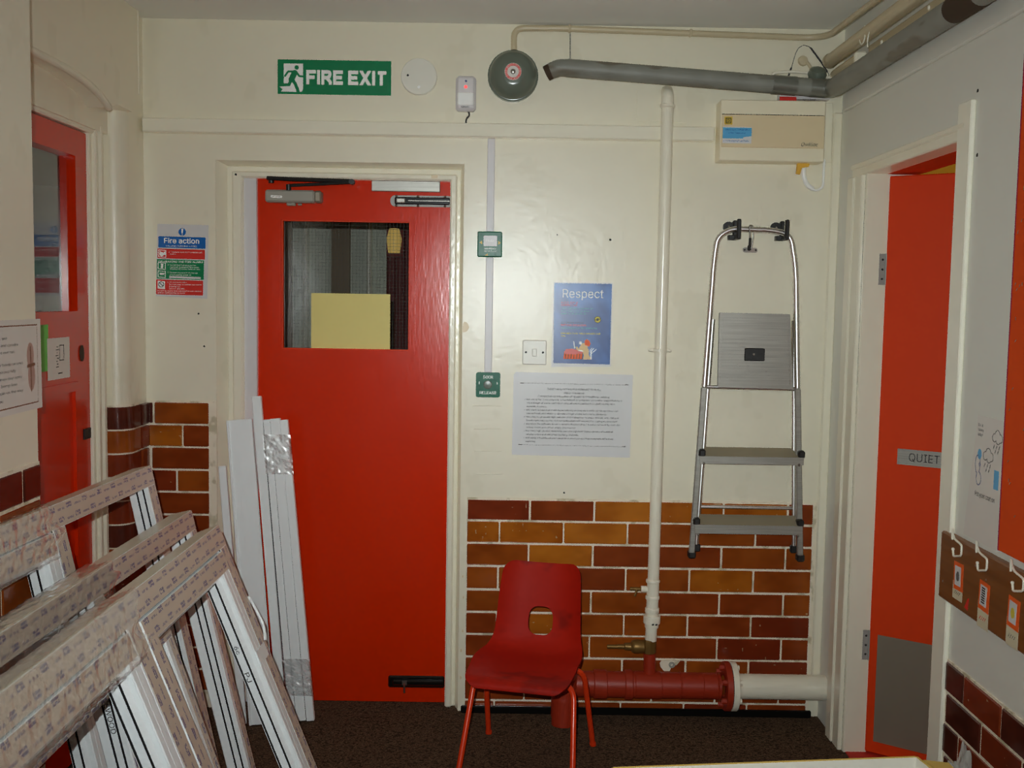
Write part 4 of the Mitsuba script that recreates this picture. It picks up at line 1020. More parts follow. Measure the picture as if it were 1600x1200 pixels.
# rear frame folded behind
for (a, b) in (((0.745, 1.50), (0.71, 0.645)), ((1.045, 1.50), (1.076, 0.645))):
    p0, p1 = np.array(lp(*a, -0.028)), np.array(lp(*b, -0.028))
    part(k, 'rear_leg', tube([p0, p1], 0.009, 12), 'alu', smooth=40)
part(k, 'rear_crossbar', tube([lp(0.715, 0.80, -0.028), lp(1.07, 0.80, -0.028)], 0.007, 10), 'alu', smooth=40)
for (x, z) in ((0.6925, 0.628), (1.0995, 0.622)):
    c = lp(x, z, 0.004)
    part(k, 'rubber_foot', bx(c[0] - 0.014, c[0] + 0.014, c[1] - 0.018, c[1] + 0.014, c[2] - 0.022, c[2] + 0.006, 0.005), 'black')
for (x, z) in ((0.712, 0.650), (1.074, 0.650)):
    c = lp(x, z, -0.028)
    part(k, 'rubber_foot', bx(c[0] - 0.012, c[0] + 0.012, c[1] - 0.01, c[1] + 0.01, c[2] - 0.02, c[2] + 0.01, 0.004), 'black')
# treads tilt forward because the folded ladder hangs upright
for (xl, xr, zt, zf, xbl, xbr, zb) in ((0.7165, 1.096, 0.989, 0.963, 0.730, 1.050, 1.026), (0.704, 1.102, 0.730, 0.699, 0.719, 1.072, 0.772)):
    A, B_ = np.array(lp(xl, zt, 0.045)), np.array(lp(xr, zt, 0.045))
    Cc, Dd = np.array(lp(xbr, zb, -0.02)), np.array(lp(xbl, zb, -0.02))
    dn = np.array([0, 0.004, -0.008])
    tv = np.array([A, B_, Cc, Dd, A + dn, B_ + dn, Cc + dn, Dd + dn])
    tread = trimesh.convex.convex_hull(tv)
    st = part(k, 'tread', tread, 'tread', label='grey-brown ribbed step')
    lip = np.array([A + (-0.003, -0.004, 0.002), B_ + (0.003, -0.004, 0.002), np.array(lp(xr, zf, 0.045)) + (0.003, -0.004, 0), np.array(lp(xl, zf, 0.045)) + (-0.003, -0.004, 0)])
    lipm = trimesh.convex.convex_hull(np.vstack([lip, lip + (0, 0.006, 0)]))
    part(st, 'nosing', lipm, 'alu_brushed', label='bright aluminium nosing')
    part(st, 'rivet', [lathe([(0.005, 0), (0.004, 0.003), (0, 0.0035)], (x * (LO - 0.05) / BY, lip[0][1], (zt + zf) / 2 * 1 + 0.003), (0, -1, 0), 12) for x in (xl + 0.012, xr - 0.012)], 'steel', smooth=True)
    for x in (xl + 0.004, xr - 0.006):
        c = lp(x, zt + 0.012, 0.03)
        part(st, 'corner_cap', bx(c[0] - 0.012, c[0] + 0.012, c[1] - 0.012, c[1] + 0.022, c[2] - 0.012, c[2] + 0.016, 0.005), 'black')
    gro = [Fr((0, 0, 0), (1, 0, 0), (0, 1, 0))(bx(0, 0, 0, 0, 0, 0)) for _ in ()]
# platform
pq = Polygon([(0.765, 1.253), (1.041, 1.25), (1.020, 1.524), (0.763, 1.526)])
pb = affinity.scale(pq, sl, sl, origin=(0, 1.562))
PF = Fr((0, LO - 0.016, 0), (1, 0, 0), (0, 0, 1))
pl = part(k, 'platform', PF(ext(pb.buffer(-0.004).buffer(0.004, quad_segs=3), 0.02)), 'alu_brushed', label='brushed aluminium top platform')
ribs = [sbox(0.775 * sl + 0.012, z - 0.0012, 1.0 * sl + 0.008, z + 0.0012) for z in np.arange(1.29, 1.51, 0.0125)]
part(pl, 'rib', PF(ext(unary_union(ribs), 0.0012, 0.02)), 'alu_brushed')
part(pl, 'rivet', PF(cat([lathe([(0.0025, 0), (0.002, 0.0012), (0, 0.0014)], (x, z, 0.02), (0, 0, 1), 6) for z in np.arange(1.275, 1.51, 0.012) for x in ((0.774 - (1.5 - z) * 0.012) * sl, (1.012 + (1.5 - z) * 0.07) * sl)])), 'steel', kind='stuff')
part(pl, 'latch', PF(bx(0.858 * sl, 0.932 * sl, 1.354, 1.400, 0.018, 0.024, 0.003)), 'black')
part(pl, 'latch_button', PF(bx(0.887 * sl, 0.895 * sl, 1.374, 1.382, 0.024, 0.027, 0.001)), 'steel')
part(k, 'platform_bar', tube([lp(0.72, 1.250, 0.0), lp(1.07, 1.247, 0.0)], 0.007, 10), 'alu', smooth=40)
# the two hooks
for i, x in enumerate((0.766, 0.939)):
    h = thing('ladder_hook', ['black ladder hook at the left bend of the step ladder', 'black ladder hook at the right bend of the step ladder'][i], 'hook', 'hooks holding the step ladder')
    part(h, 'plate', BACK(ext(unary_union([Point(x + 0.024, 1.838).buffer(0.019), sbox(x + 0.018, 1.822, x + 0.052, 1.855)]), 0.012)), 'black')
    part(h, 'arm', cat(bx(x + 0.040, x + 0.054, BY - 0.088, BY, 1.790, 1.806, 0.003), bx(x + 0.040, x + 0.054, BY - 0.088, BY - 0.072, 1.790, 1.862, 0.003), bx(x + 0.040, x + 0.054, BY - 0.018, BY, 1.790, 1.862, 0.003), bx(x + 0.022, x + 0.05, BY - 0.03, BY, 1.790, 1.808, 0.002)), 'black')
    part(h, 'screw', lathe([(0.005, 0), (0.004, 0.002), (0, 0.003)], (x + 0.026, BY - 0.012, 1.838), (0, -1, 0), 10), 'steel', smooth=True)
k = thing('padlock_strap', 'small steel lock and wall plate hanging under the top bar of the ladder', 'lock')
part(k, 'wall_plate', BACK(ext(unary_union([LineString([(0.855, 1.756), (0.892, 1.755)]).buffer(0.009)]), 0.003)), 'steel')
part(k, 'screw', [lathe([(0.0035, 0), (0.003, 0.002), (0, 0.0025)], (x, BY - 0.003, 1.756), (0, -1, 0), 8) for x in (0.853, 0.894)], 'dark')
part(k, 'strap', tube(rounded([lp(0.872, 1.80, 0.008), lp(0.868, 1.846, 0.014), lp(0.88, 1.846, 0.0), lp(0.884, 1.80, 0.0), lp(0.878, 1.762, 0)], 0.008), 0.0028, 8), 'steel', smooth=True)
part(k, 'barrel', cat(cyl(lp(0.8725, 1.80), lp(0.872, 1.765), 0.0045, 10), bx(0.857, 0.869, BY - 0.04, BY - 0.028, 1.752, 1.772, 0.003)), 'dark', smooth=30)

# ================================================================== chair
ch = thing('chair', 'small red plastic school chair in front of the brick dado', 'chair')
CC = np.array([0.080, 3.446, 0.0]); FW = np.array([-0.234, -0.972, 0]); LA = np.array([0.972, -0.234, 0])
prof = np.array([(0.214, 0.330), (0.209, 0.346), (0.194, 0.354), (0.12, 0.349), (0.0, 0.340), (-0.08, 0.338), (-0.13, 0.350), (-0.160, 0.380), (-0.178, 0.43), (-0.194, 0.50), (-0.214, 0.57), (-0.232, 0.618), (-0.238, 0.634)])
from scipy.interpolate import CubicSpline
dl = np.concatenate([[0], np.cumsum(np.linalg.norm(np.diff(prof, axis=0), axis=1))]); LT = dl[-1]
spl = CubicSpline(dl, prof)
HW = CubicSpline(np.array([0, 0.05, 0.14, 0.25, 0.33, 0.42, 0.52, LT]), np.array([0.163, 0.170, 0.176, 0.174, 0.163, 0.152, 0.146, 0.132]))
def shell(v, s, n):
    s = np.clip(s, 0, LT); c = spl(s); d = spl(s, 1); d /= np.linalg.norm(d, axis=1)[:, None]
    nrm = np.stack([d[:, 1], -d[:, 0]], 1)          # (forward, up) normal, upper face
    nrm = np.where((nrm[:, 1:2] + 0.4 * nrm[:, 0:1]) < 0, -nrm, nrm)
    w = v * HW(s) / 0.17
    k_ = np.clip(np.abs(v) / 0.17, 0, 1)
    curl = 0.034 * k_ ** 3.2 * np.clip((s - 0.06) / 0.10, 0, 1) + 0.012 * k_ ** 2 * np.clip((s - 0.30) / 0.1, 0, 1)
    o = (n + curl)[:, None] * nrm
    f, z = c[:, 0] + o[:, 0], c[:, 1] + o[:, 1]
    return CC + f[:, None] * FW + w[:, None] * LA + z[:, None] * np.array([0, 0, 1.0])
out = sbox(-0.17 + 0.045, 0.045, 0.17 - 0.045, LT - 0.045).buffer(0.045, quad_segs=8)
hole = affinity.translate(rbox(-0.050, 0.050, 0, 0.098, 0.036), 0, 0.418)
part(ch, 'shell', warp_plate(out.difference(hole), 0.007, shell, 0.010), 'chair', smooth=50)
def cp_(f, l, z): return CC + f * FW + l * LA + np.array([0, 0, z])
for sgn in (-1, 1):
    part(ch, 'leg', tube(rounded([cp_(0.20, 0.19 * sgn, 0), cp_(0.075, 0.166 * sgn, 0.318), cp_(0.062, 0.05 * sgn, 0.322)], 0.05, 8), 0.0095, 14), 'chair_leg', smooth=40)
    part(ch, 'leg', tube(rounded([cp_(-0.21, 0.19 * sgn, 0), cp_(-0.075, 0.172 * sgn, 0.318), cp_(-0.062, 0.05 * sgn, 0.322)], 0.05, 8), 0.0095, 14), 'chair_leg', smooth=40)
    part(ch, 'glide', [cyl(cp_(0.20, 0.19 * sgn, 0), cp_(0.196, 0.189 * sgn, 0.012), 0.0115, 12), cyl(cp_(-0.21, 0.19 * sgn, 0), cp_(-0.206, 0.189 * sgn, 0.012), 0.0115, 12)], 'chair_leg')
part(ch, 'seat_frame', cat(tube([cp_(0.062, -0.06, 0.322), cp_(0.062, 0.06, 0.322)], 0.0095, 12), tube([cp_(-0.062, -0.06, 0.322), cp_(-0.062, 0.06, 0.322)], 0.0095, 12), tube([cp_(0.062, 0.0, 0.322), cp_(-0.062, 0.0, 0.322)], 0.009, 12)), 'chair_leg', smooth=40)

# ================================================================== window frames stacked at the left
def strip_uv(mesh, fr_local):
    """uv in metres along the strip and across it, from local coordinates"""
    return np.stack(fr_local, 1)


def window_frame(label, P0, U, lean, L, Hh, mullions, sashes, T_=0.065, W=0.058, marks=()):
    """P0: far top front corner. u runs along the top towards the camera, w down, t out of the front."""
    U = np.array(U, float); U /= np.linalg.norm(U)
    side = np.cross(U, (0, 0, 1.0)); side /= np.linalg.norm(side)
    if side[0] < 0: side = -side
    down = math.sin(lean) * side - math.cos(lean) * np.array([0, 0, 1.0])
    N = math.cos(lean) * side + math.sin(lean) * np.array([0, 0, 1.0])
    P0 = np.array(P0, float)
    def X(mesh):
        m = mesh.copy(); v = m.vertices
        m.vertices = P0 + np.outer(v[:, 0], U) + np.outer(v[:, 1], down) + np.outer(v[:, 2], N)
        if np.linalg.det(np.array([U, down, N])) < 0: m.invert()
        return m
    k = thing('window_frame', label, 'window frame', 'window frames leaning in a stack at the left')
    WS = 0.052
    def film(par, u0, u1, w0, w1, t, along='u'):
        m = bx(u0, u1, w0, w1, t, t + 0.0006); v = m.vertices
        uv = np.stack([v[:, 0], v[:, 1]], 1) if along == 'u' else np.stack([v[:, 1], v[:, 0]], 1)
        part(par, 'film', X(m), 'film', uv=uv, label=None)
    def bar(nm, u0, u1, w0, w1, t0, t1, along):
        p = part(k, nm, X(bx(u0, u1, w0, w1, t0, t1, 0.003)), 'upvc')
        return p
    # outer frame
    r1 = bar('top_rail', 0, L, 0, W, -T_, 0, 'u'); film(r1, 0.0, L, 0.001, W - 0.002, 0.0)
    m = bx(0.0, L, -0.0006, 0.0, -T_ + 0.004, -0.001); part(r1, 'edge_film', X(m), 'film_clear')
    r2 = bar('bottom_rail', 0, L, Hh - W, Hh, -T_, 0, 'u'); film(r2, 0, L, Hh - W + 0.002, Hh - 0.001, 0.0)
    def stile(u0, u1, inner):
        p = bar('stile', u0, u1, W * 0.5, Hh - W * 0.5, -T_, -0.0005, 'w')
        film(p, u0 + 0.001, u1 - (0.004 if 0 in sashes or 1 in sashes else 0.02), W, Hh - W, -0.0002, 'w')
        return p
    s1 = stile(0, W, 1); s2 = stile(L - W, L, -1)
    def gasket(par, u, w0, w1, ts):
        g = cat([bx(u - 0.0004, u + 0.0016, w0, w1, t - 0.0022, t + 0.0022) for t in ts])
        part(par, 'gasket', X(g), 'gasket')
    edges = [W] + [x for mu in mullions for x in (mu, mu + 0.066)] + [L - W]
    lights = [(edges[2 * i], edges[2 * i + 1]) for i in range(len(edges) // 2)]
    if 0 not in sashes:
        gasket(s1, W, W, Hh - W, (-0.016, -0.036))
    for mu in mullions:
        p = bar('mullion', mu, mu + 0.066, W * 0.6, Hh - W * 0.6, -T_, -0.0008, 'w'); film(p, mu + 0.002, mu + 0.058, W, Hh - W, -0.0003, 'w')
        gasket(p, mu + 0.066, W, Hh - W, (-0.018, -0.038))
    for i, (a, b) in enumerate(lights):
        if i in sashes:
            z0 = -T_ + 0.012
            a2, b2, w2, w3 = a + 0.003, b - 0.003, W + 0.004, Hh - W - 0.004
            sh = part(k, 'sash', X(cat(bx(a2, b2, w2, w2 + WS, z0, 0.002, 0.0012), bx(a2, b2, w3 - WS, w3, z0, 0.002, 0.0012), bx(a2, a2 + WS, w2 + 0.02, w3 - 0.02, z0, 0.0015, 0.003), bx(b2 - WS, b2, w2 + 0.02, w3 - 0.02, z0, 0.0015, 0.003))), 'upvc')
            film(sh, a2 + 0.001, b2 - 0.001, w2 + 0.001, w2 + WS - 0.002, 0.002)
            film(sh, b2 - WS + 0.001, b2 - 0.001, w2 + WS - 0.002, w3 - WS, 0.0018, 'w')
            film(sh, a2 + 0.001, b2 - 0.001, w3 - WS + 0.002, w3 - 0.001, 0.002)
            # white bevelled bead round the inside of the sash, and its gaskets
            ai, bi, wi, wj = a2 + WS, b2 - WS, w2 + WS, w3 - WS
            bev = cat([trimesh.convex.convex_hull(np.array([(ai - 0.022, wi - 0.0, 0.0022), (ai - 0.022, wj, 0.0022), (ai + 0.012, wi, -0.020), (ai + 0.012, wj, -0.020), (ai - 0.022, wi, -0.03), (ai - 0.022, wj, -0.03), (ai + 0.012, wi, -0.05), (ai + 0.012, wj, -0.05)])),
                       trimesh.convex.convex_hull(np.array([(ai, wi - 0.006, 0.0016), (bi, wi - 0.006, 0.0016), (ai, wi + 0.012, -0.02), (bi, wi + 0.012, -0.02), (ai, wi + 0.012, -0.05), (bi, wi + 0.012, -0.05), (ai, wi - 0.006, -0.05), (bi, wi - 0.006, -0.05)]))])
            part(sh, 'bead', X(bev), 'upvc')
            g = cat([bx(ai + 0.0112, ai + 0.0135, wi, wj, t - 0.0022, t + 0.0022) for t in (-0.023, -0.046)] + [bx(ai - 0.006, ai - 0.003, wi + 0.005, wj, -0.0105, -0.0065)] + [bx(ai, bi, wi + 0.012, wi + 0.0138, -0.024, -0.021), bx(a + 0.0002, a + 0.0030, W, Hh - W, -0.004, -0.0012)])
            part(sh, 'gasket', X(g), 'gasket')
    return k, X


def wrap(par, X, u0, u1, w0, w1, t0, t1, seed, off=0.003):
    """crinkled clear wrapping round a rail"""
    nu, ring = 130, []
    per = [(-off, t0 - off), (-off, t1 + off), (w1 * 0.5, t1 + off), (w1 + off, t1 + off), (w1 + off, (t0 + t1) / 2), (w1 + off, t0 - off)]
    # resample the perimeter
    pp = np.array(per + [per[0]]); d = np.concatenate([[0], np.cumsum(np.linalg.norm(np.diff(pp, axis=0), axis=1))])
    tt = np.linspace(0, d[-1], 61)[:-1]
    rw, rt_ = np.interp(tt, d, pp[:, 0]) + w0, np.interp(tt, d, pp[:, 1])
    us = np.linspace(u0, u1, nu)
    V = np.array([[u, w, t] for u in us for w, t in zip(rw, rt_)])
    cen = np.array([0, w0 + w1 / 2, (t0 + t1) / 2])
    dirn = V - cen; dirn[:, 0] = 0; dirn /= np.linalg.norm(dirn, axis=1)[:, None]
    nn = meshkit.fbm(V * np.array([80, 60, 60]) + seed, 4, seed) + 0.7 * np.abs(meshkit.noise(V * np.array([45, 70, 70]) + 3 * seed, seed + 9) - 0.5)
    edge = np.clip((V[:, 0:1] - u0) / 0.12, 0, 1)
    V[:, 0] += (1 - edge[:, 0]) * 0.05 * (meshkit.fbm(V * np.array([0.0, 30, 30]) + seed, 3, seed + 3) - 0.5) * 3
    V = V + dirn * (nn[:, None] - 0.6) * 0.007
    F_ = []
    n = len(tt)
    for i in range(nu - 1):
        for j in range(n):
            a, b = i * n + j, i * n + (j + 1) % n
            F_ += [(a, b, b + n), (a, b + n, a + n)]
    part(par, 'plastic_wrap', X(trimesh.Trimesh(V, np.array(F_), process=False)), 'wrap', smooth=True, label='crinkled clear plastic wrap')


lean = math.radians
# rearmost frame against the left wall
kA, XA = window_frame('white window frame in pinkish film, rearmost against the left wall', (-1.076, 3.15, 1.046), (-0.042, -0.999, 0), lean(12.5), 1.75, 1.068, [0.585], {1}, T_=0.062)
wrap(kA, XA, 0.62, 1.70, -0.004, 0.125, -0.062, 0.002, 3)
# second frame
kB, XB = window_frame('white window frame in pinkish film, middle of the leaning stack', (-0.94, 3.1, 0.922), (-0.007, -1, 0), lean(13.5), 1.85, 0.945, [0.70], {}, T_=0.065)
wrap(kB, XB, 0.62, 1.80, -0.002, 0.075, -0.064, 0.002, 5)
# short frame hidden behind the front one
kD, XD_ = window_frame('shorter white window frame tucked behind the front frame of the stack', (-0.806, 2.45, 0.80), (0, -1, 0), lean(19.0), 1.15, 0.843, [], {}, T_=0.05, W=0.05)
# front frame
kC, XC = window_frame('white window frame in pinkish film, front of the leaning stack', (-0.777, 2.8, 0.945), (0, -1, 0), lean(21.7), 1.5, 1.012, [0.675], {0, 1}, T_=0.064)
wrap(kC, XC, 0.68, 1.46, -0.002, 0.125, -0.062, 0.004, 11)
# pen marks and a strip of peeled tape on the front frame
def on_side(mesh, X, u, w, t, s=1.0):
    """lettering on the inner side of a stile, reading down it"""
    v = mesh.vertices.copy(); m = mesh.copy()
    m.vertices = np.stack([u + v[:, 2], w + v[:, 0] * s, t + v[:, 1] * s], 1); return X(m)
UI = 0.058 + 0.003 + 0.052 + 0.0125
part(kC, 'pen_mark', cat(on_side(text('6c', 0, 0, 0.022, 0.011), XC, UI, 0.30, -0.041), on_side(text('PJ', 0, 0, 0.026, 0.012), XC, UI, 0.375, -0.042)), 'text')
part(kC, 'tape_strip', cat(XC(bx(0.03, 0.115, 0.335, 0.372, 0.0035, 0.005, 0.0)), XC(tube(rounded([(0.02, 0.335, 0.006), (0.0, 0.30, 0.012), (-0.005, 0.24, 0.005), (0.0, 0.21, 0.002)], 0.02), 0.004, 8))), 'upvc')
part(kB, 'pen_mark', on_side(text('ROSEWOOD', 0, 0, 0.11, 0.012), XB, 0.70 + 0.066 + 0.001, 0.254, -0.034), 'text')

# ================================================================== white plastic trim strips leaning at the back door
def batten(par, nm, top, bot, w, d, material='upvc', grooves=()):
    top, bot = np.array(top, float), np.array(bot, float)
    v = top - bot; L = np.linalg.norm(v); v /= L
    u = np.array([1.0, 0, 0]); u -= v * (u @ v); u /= np.linalg.norm(u)
    fr_ = Fr(bot, u, v)
    kk = part(par, nm, fr_(bx(0, w, 0, L, 0, d, 0.002)), material)
    for g in grooves:
        part(kk, 'groove', fr_(bx(g, g + 0.002, 0, L - 0.002, d - 0.0005, d + 0.0003)), 'gasket')
    return kk, fr_, L
k = thing('trim_strip', 'bundle of three taped white plastic strips leaning on the back door', 'plastic strips')
zt = 1.105
for i, (xt, xb) in enumerate(((-0.902, -0.792), (-0.876, -0.764), (-0.841, -0.727))):
    kk, fr_, L = batten(k, 'strip', (xt, 3.868, zt + 0.004 * (i % 2)), (xb, 3.79, 0.002), [0.027, 0.036, 0.029][i], 0.022 + 0.002 * (i == 1))
    part(kk, 'joint', fr_(bx(-0.0012, 0.0008, 0, L - 0.01, 0.0, 0.0212)), 'gasket')
for (a, b, seed) in ((0.91, 1.055, 2), (0.10, 0.235, 4)):
    def tp(u, v, n):
        t = v
        base = np.stack([-0.792 + (-0.110) * t / zt + u, 3.79 + 0.078 * t / zt - 0.0275 - 0 * u, t], 1)
        q = np.stack([u * 60, v * 60, np.zeros_like(u)], 1)
        return base + np.stack([0 * u, -n - 0.006 * (meshkit.fbm(q + seed, 4, seed) - 0.5) - 0.001, 0 * u], 1)
    part(k, 'tape', warp_plate(sbox(-0.004, a, 0.098, b), 0.0006, tp, 0.005), 'tape', smooth=True, label='crinkled clear tape')
k = thing('tall_strip', 'tallest single white plastic strip leaning on the back door beside the taped bundle', 'plastic strip')
batten(k, 'strip', (-0.944, 3.868, 1.19), (-0.834, 3.795, 0.002), 0.034, 0.02)
k = thing('wide_strip', 'wide white plastic board leaning in the left corner of the back door frame', 'plastic strip')
kk, fr_, L = batten(k, 'board', (-1.035, 3.862, 1.10), (-0.925, 3.74, 0.002), 0.092, 0.018, 'upvc')
part(kk, 'ridge', fr_(bx(0.0, 0.010, 0, L, 0.018, 0.024, 0.002)), 'upvc')
k = thing('narrow_strip', 'narrow grey-white plastic strip behind the wide board at the door frame', 'plastic strip')
batten(k, 'board', (-1.068, 3.862, 0.93), (-0.965, 3.74, 0.002), 0.028, 0.012, 'upvc')

# ================================================================== left wall paper things
k = thing('left_notice', 'laminated text notice with a toy figure picture on the near left wall', 'notice')
LN = Fr((XL, 0, 0), (0, 1, 0), (0, 0, 1))
part(k, 'sheet', LN(ext(Polygon([(2.28, 1.277), (2.575, 1.280), (2.572, 1.496), (2.28, 1.496)]), 0.0015)), 'paper_warm')
rows = [(1.452, 2.33, 2.40, 'rules are'), (1.436, 2.30, 2.455, 'in the hall and corridor'), (1.420, 2.30, 2.435, 'please do not run'), (1.392, 2.29, 2.475, 'we remember to keep our coats'), (1.376, 2.29, 2.44, 'bags and shoes tidy'), (1.360, 2.29, 2.47, 'and we always say sorry'), (1.344, 2.29, 2.445, 'when we bump into'), (1.328, 2.29, 2.475, 'other people on the way'), (1.310, 2.31, 2.375, 'thank you')]
part(k, 'lettering', LN(cat([text(s, a, z, b - a, 0.006, 0.0015, 0.0003) for z, a, b, s in rows])), 'text')
dots = [Point(2.553, z).buffer(0.0013, quad_segs=2) for z in np.arange(1.30, 1.48, 0.0045)]
part(k, 'border', LN(ext(unary_union(dots + [LineString([(2.29, 1.293), (2.553, 1.296)]).buffer(0.0014), LineString([(2.29, 1.482), (2.553, 1.482)]).buffer(0.0014)]), 0.0003, 0.0015)), 'brown_print')
part(k, 'picture', LN(ext(unary_union([affinity.scale(Point(2.515, 1.41).buffer(0.018), 1, 1.7), affinity.scale(Point(2.520, 1.36).buffer(0.018), 1, 1.9)]), 0.0003, 0.0015)), 'dusty_pink')
part(k, 'picture_line', LN(ext(unary_union([LineString([(2.518, 1.325), (2.515, 1.43)]).buffer(0.002), LineString([(2.50, 1.385), (2.535, 1.388)]).buffer(0.004)]), 0.0003, 0.0019)), 'brown_print')
solo('green_slip', LDOOR(ext(sbox(3.14, 1.318, 3.256, 1.461), 0.0008, -0.0045)), 'green_paper', 'bright green slip of paper on the left door behind the near wall edge', 'paper')
k = thing('door_notice', 'small white notice with a drawn square on the left door', 'notice')
part(k, 'sheet', LDOOR(ext(sbox(3.245, 1.288, 3.408, 1.418), 0.0008, -0.0030)), 'paper_warm')
part(k, 'print', LDOOR(ext(unary_union([sbox(3.33, 1.345, 3.365, 1.395).difference(sbox(3.333, 1.348, 3.362, 1.392))] + [sbox(3.305 + 0.006 * (i % 2), 1.325 + i * 0.009, 3.325 - 0.004 * (i % 3), 1.328 + i * 0.009) for i in range(8)] + [sbox(3.318, 1.304, 3.35, 1.308)]), 0.0003, -0.0022)), 'text')

# ================================================================== right wall things
k = thing('red_notice_board', 'red fabric notice board edge on the right wall above the coat rail', 'notice board')
RB_ = Fr((XR - 0.0005, 0, 0), (0, -1, 0), (0, 0, 1))
part(k, 'panel', RB_(bx(-2.488, -1.3, 0.982, 2.26, 0.0, 0.014, 0.002)), 'board')
part(k, 'edge_strip', RB_(bx(-2.4905, -2.486, 0.982, 2.26, 0.0, 0.0145)), 'magenta')
stp = []
for i in range(34):
    y, z = -2.475 + random.uniform(0, 0.14) * (0.25 if i % 2 else 1), random.uniform(1.0, 2.1)
    stp.append(rot(bx(-0.004, 0.004, -0.0006, 0.0006, 0.014, 0.0152), random.uniform(40, 90)).apply_translation((y, z, 0)))
part(k, 'staple', RB_(cat(stp)), 'steel', kind='stuff')
k = thing('coat_poster', 'pale poster with rain clouds reading Put your coat on, on the right wall', 'poster')
part(k, 'sheet', RB_(ext(Polygon([(-2.712, 0.972), (-2.518, 0.972), (-2.518, 1.289), (-2.66, 1.289)]), 0.0012)), 'paper_warm')
def cloud(u, v, s):
    c = unary_union([Point(u + dx * s, v + dy * s).buffer(r * s) for dx, dy, r in ((-0.016, 0, 0.011), (0, 0.007, 0.014), (0.016, 0.001, 0.011), (0.004, -0.003, 0.012))])
    return c.difference(c.buffer(-0.0018))
drops = lambda u, v, s: [LineString([(u + d * s, v - 0.018 * s), (u + (d - 0.004) * s, v - 0.026 * s)]).buffer(0.0014) for d in (-0.014, 0, 0.014)] + [LineString([(u + d * s, v - 0.030 * s), (u + (d - 0.003) * s, v - 0.036 * s)]).buffer(0.0014) for d in (-0.006, 0.008)]
part(k, 'clouds', RB_(ext(unary_union([cloud(-2.548, 1.243, 1.0)] + drops(-2.548, 1.243, 1.0) + [cloud(-2.592, 1.192, 1.05)] + drops(-2.592, 1.192, 1.05)), 0.0003, 0.0012)), 'text')
part(k, 'smudged_print', RB_(cat(text('Is it', -2.655, 1.262, 0.026, 0.007, 0.0012), text('raining', -2.655, 1.25, 0.03, 0.007, 0.0012), text('today?', -2.655, 1.238, 0.028, 0.007, 0.0012))), 'grey_ink')
fig = unary_union([affinity.scale(Point(-2.648, 1.165).buffer(0.016), 0.9, 1.5), affinity.scale(Point(-2.640, 1.130).buffer(0.016), 0.9, 1.1)])
part(k, 'figure', RB_(ext(unary_union([fig.difference(fig.buffer(-0.002)), Point(-2.637, 1.166).buffer(0.005).difference(Point(-2.637, 1.166).buffer(0.003))]), 0.0003, 0.0012)), 'lid_blue')
part(k, 'hood', RB_(ext(affinity.scale(Point(-2.640, 1.192).buffer(0.012), 0.9, 1.1), 0.0003, 0.0012)), 'sky_ink')
part(k, 'umbrella_picture', RB_(ext(sbox(-2.556, 1.118, -2.531, 1.165), 0.0003, 0.0012)), 'sky_ink')
part(k, 'lettering', RB_(text('Put your coat on', -2.655, 1.085, 0.108, 0.012, 0.0012)), 'text')

k = thing('coat_rail', 'brown wooden coat rail with white wire hooks on the right wall', 'coat rail')
part(k, 'board', RB_(bx(-2.795, -1.2, 0.782, 0.962, 0.0, 0.024, 0.004)), 'wood')
RF = Fr((XR - 0.024, 0, 0), (0, -1, 0), (0, 0, 1))
for y in (2.717, 2.574, 2.393, 2.21):
    hp = ((0.0, 0.985, 0.004), (0.018, 0.974, 0.010), (0.044, 0.966, 0.016), (0.093, 0.961, 0.018), (0.092, 0.934, 0.018), (0.042, 0.920, 0.016), (0.033, 0.937, 0.014))
    pts = rounded([(-y, 0.955, 0.003)] + [(-y + a_, z, n_) for a_, z, n_ in hp], 0.008, 5)
    hk = part(k, 'hook', RF(tube(pts, 0.0028, 8)), 'hook', smooth=40)
    part(hk, 'tip', RF(trimesh.creation.icosphere(2, 0.0042).apply_translation(pts[-1])), 'hook', smooth=True)
part(k, 'screw', RF([lathe([(0.004, 0), (0.003, 0.001), (0, 0.0015)], (-y, z, 0.0), (0, 0, 1), 8) for y, z in ((2.77, 0.83), (2.52, 0.90), (2.58, 0.92))]), 'steel')
tags = [(2.675, 0.868, 0.0, 'white peg label with an orange edge under the first coat hook'), (2.526, 0.858, 0.03, 'orange framed peg label under the second coat hook'), (2.375, 0.862, 0.03, 'orange framed peg label under the third coat hook')]
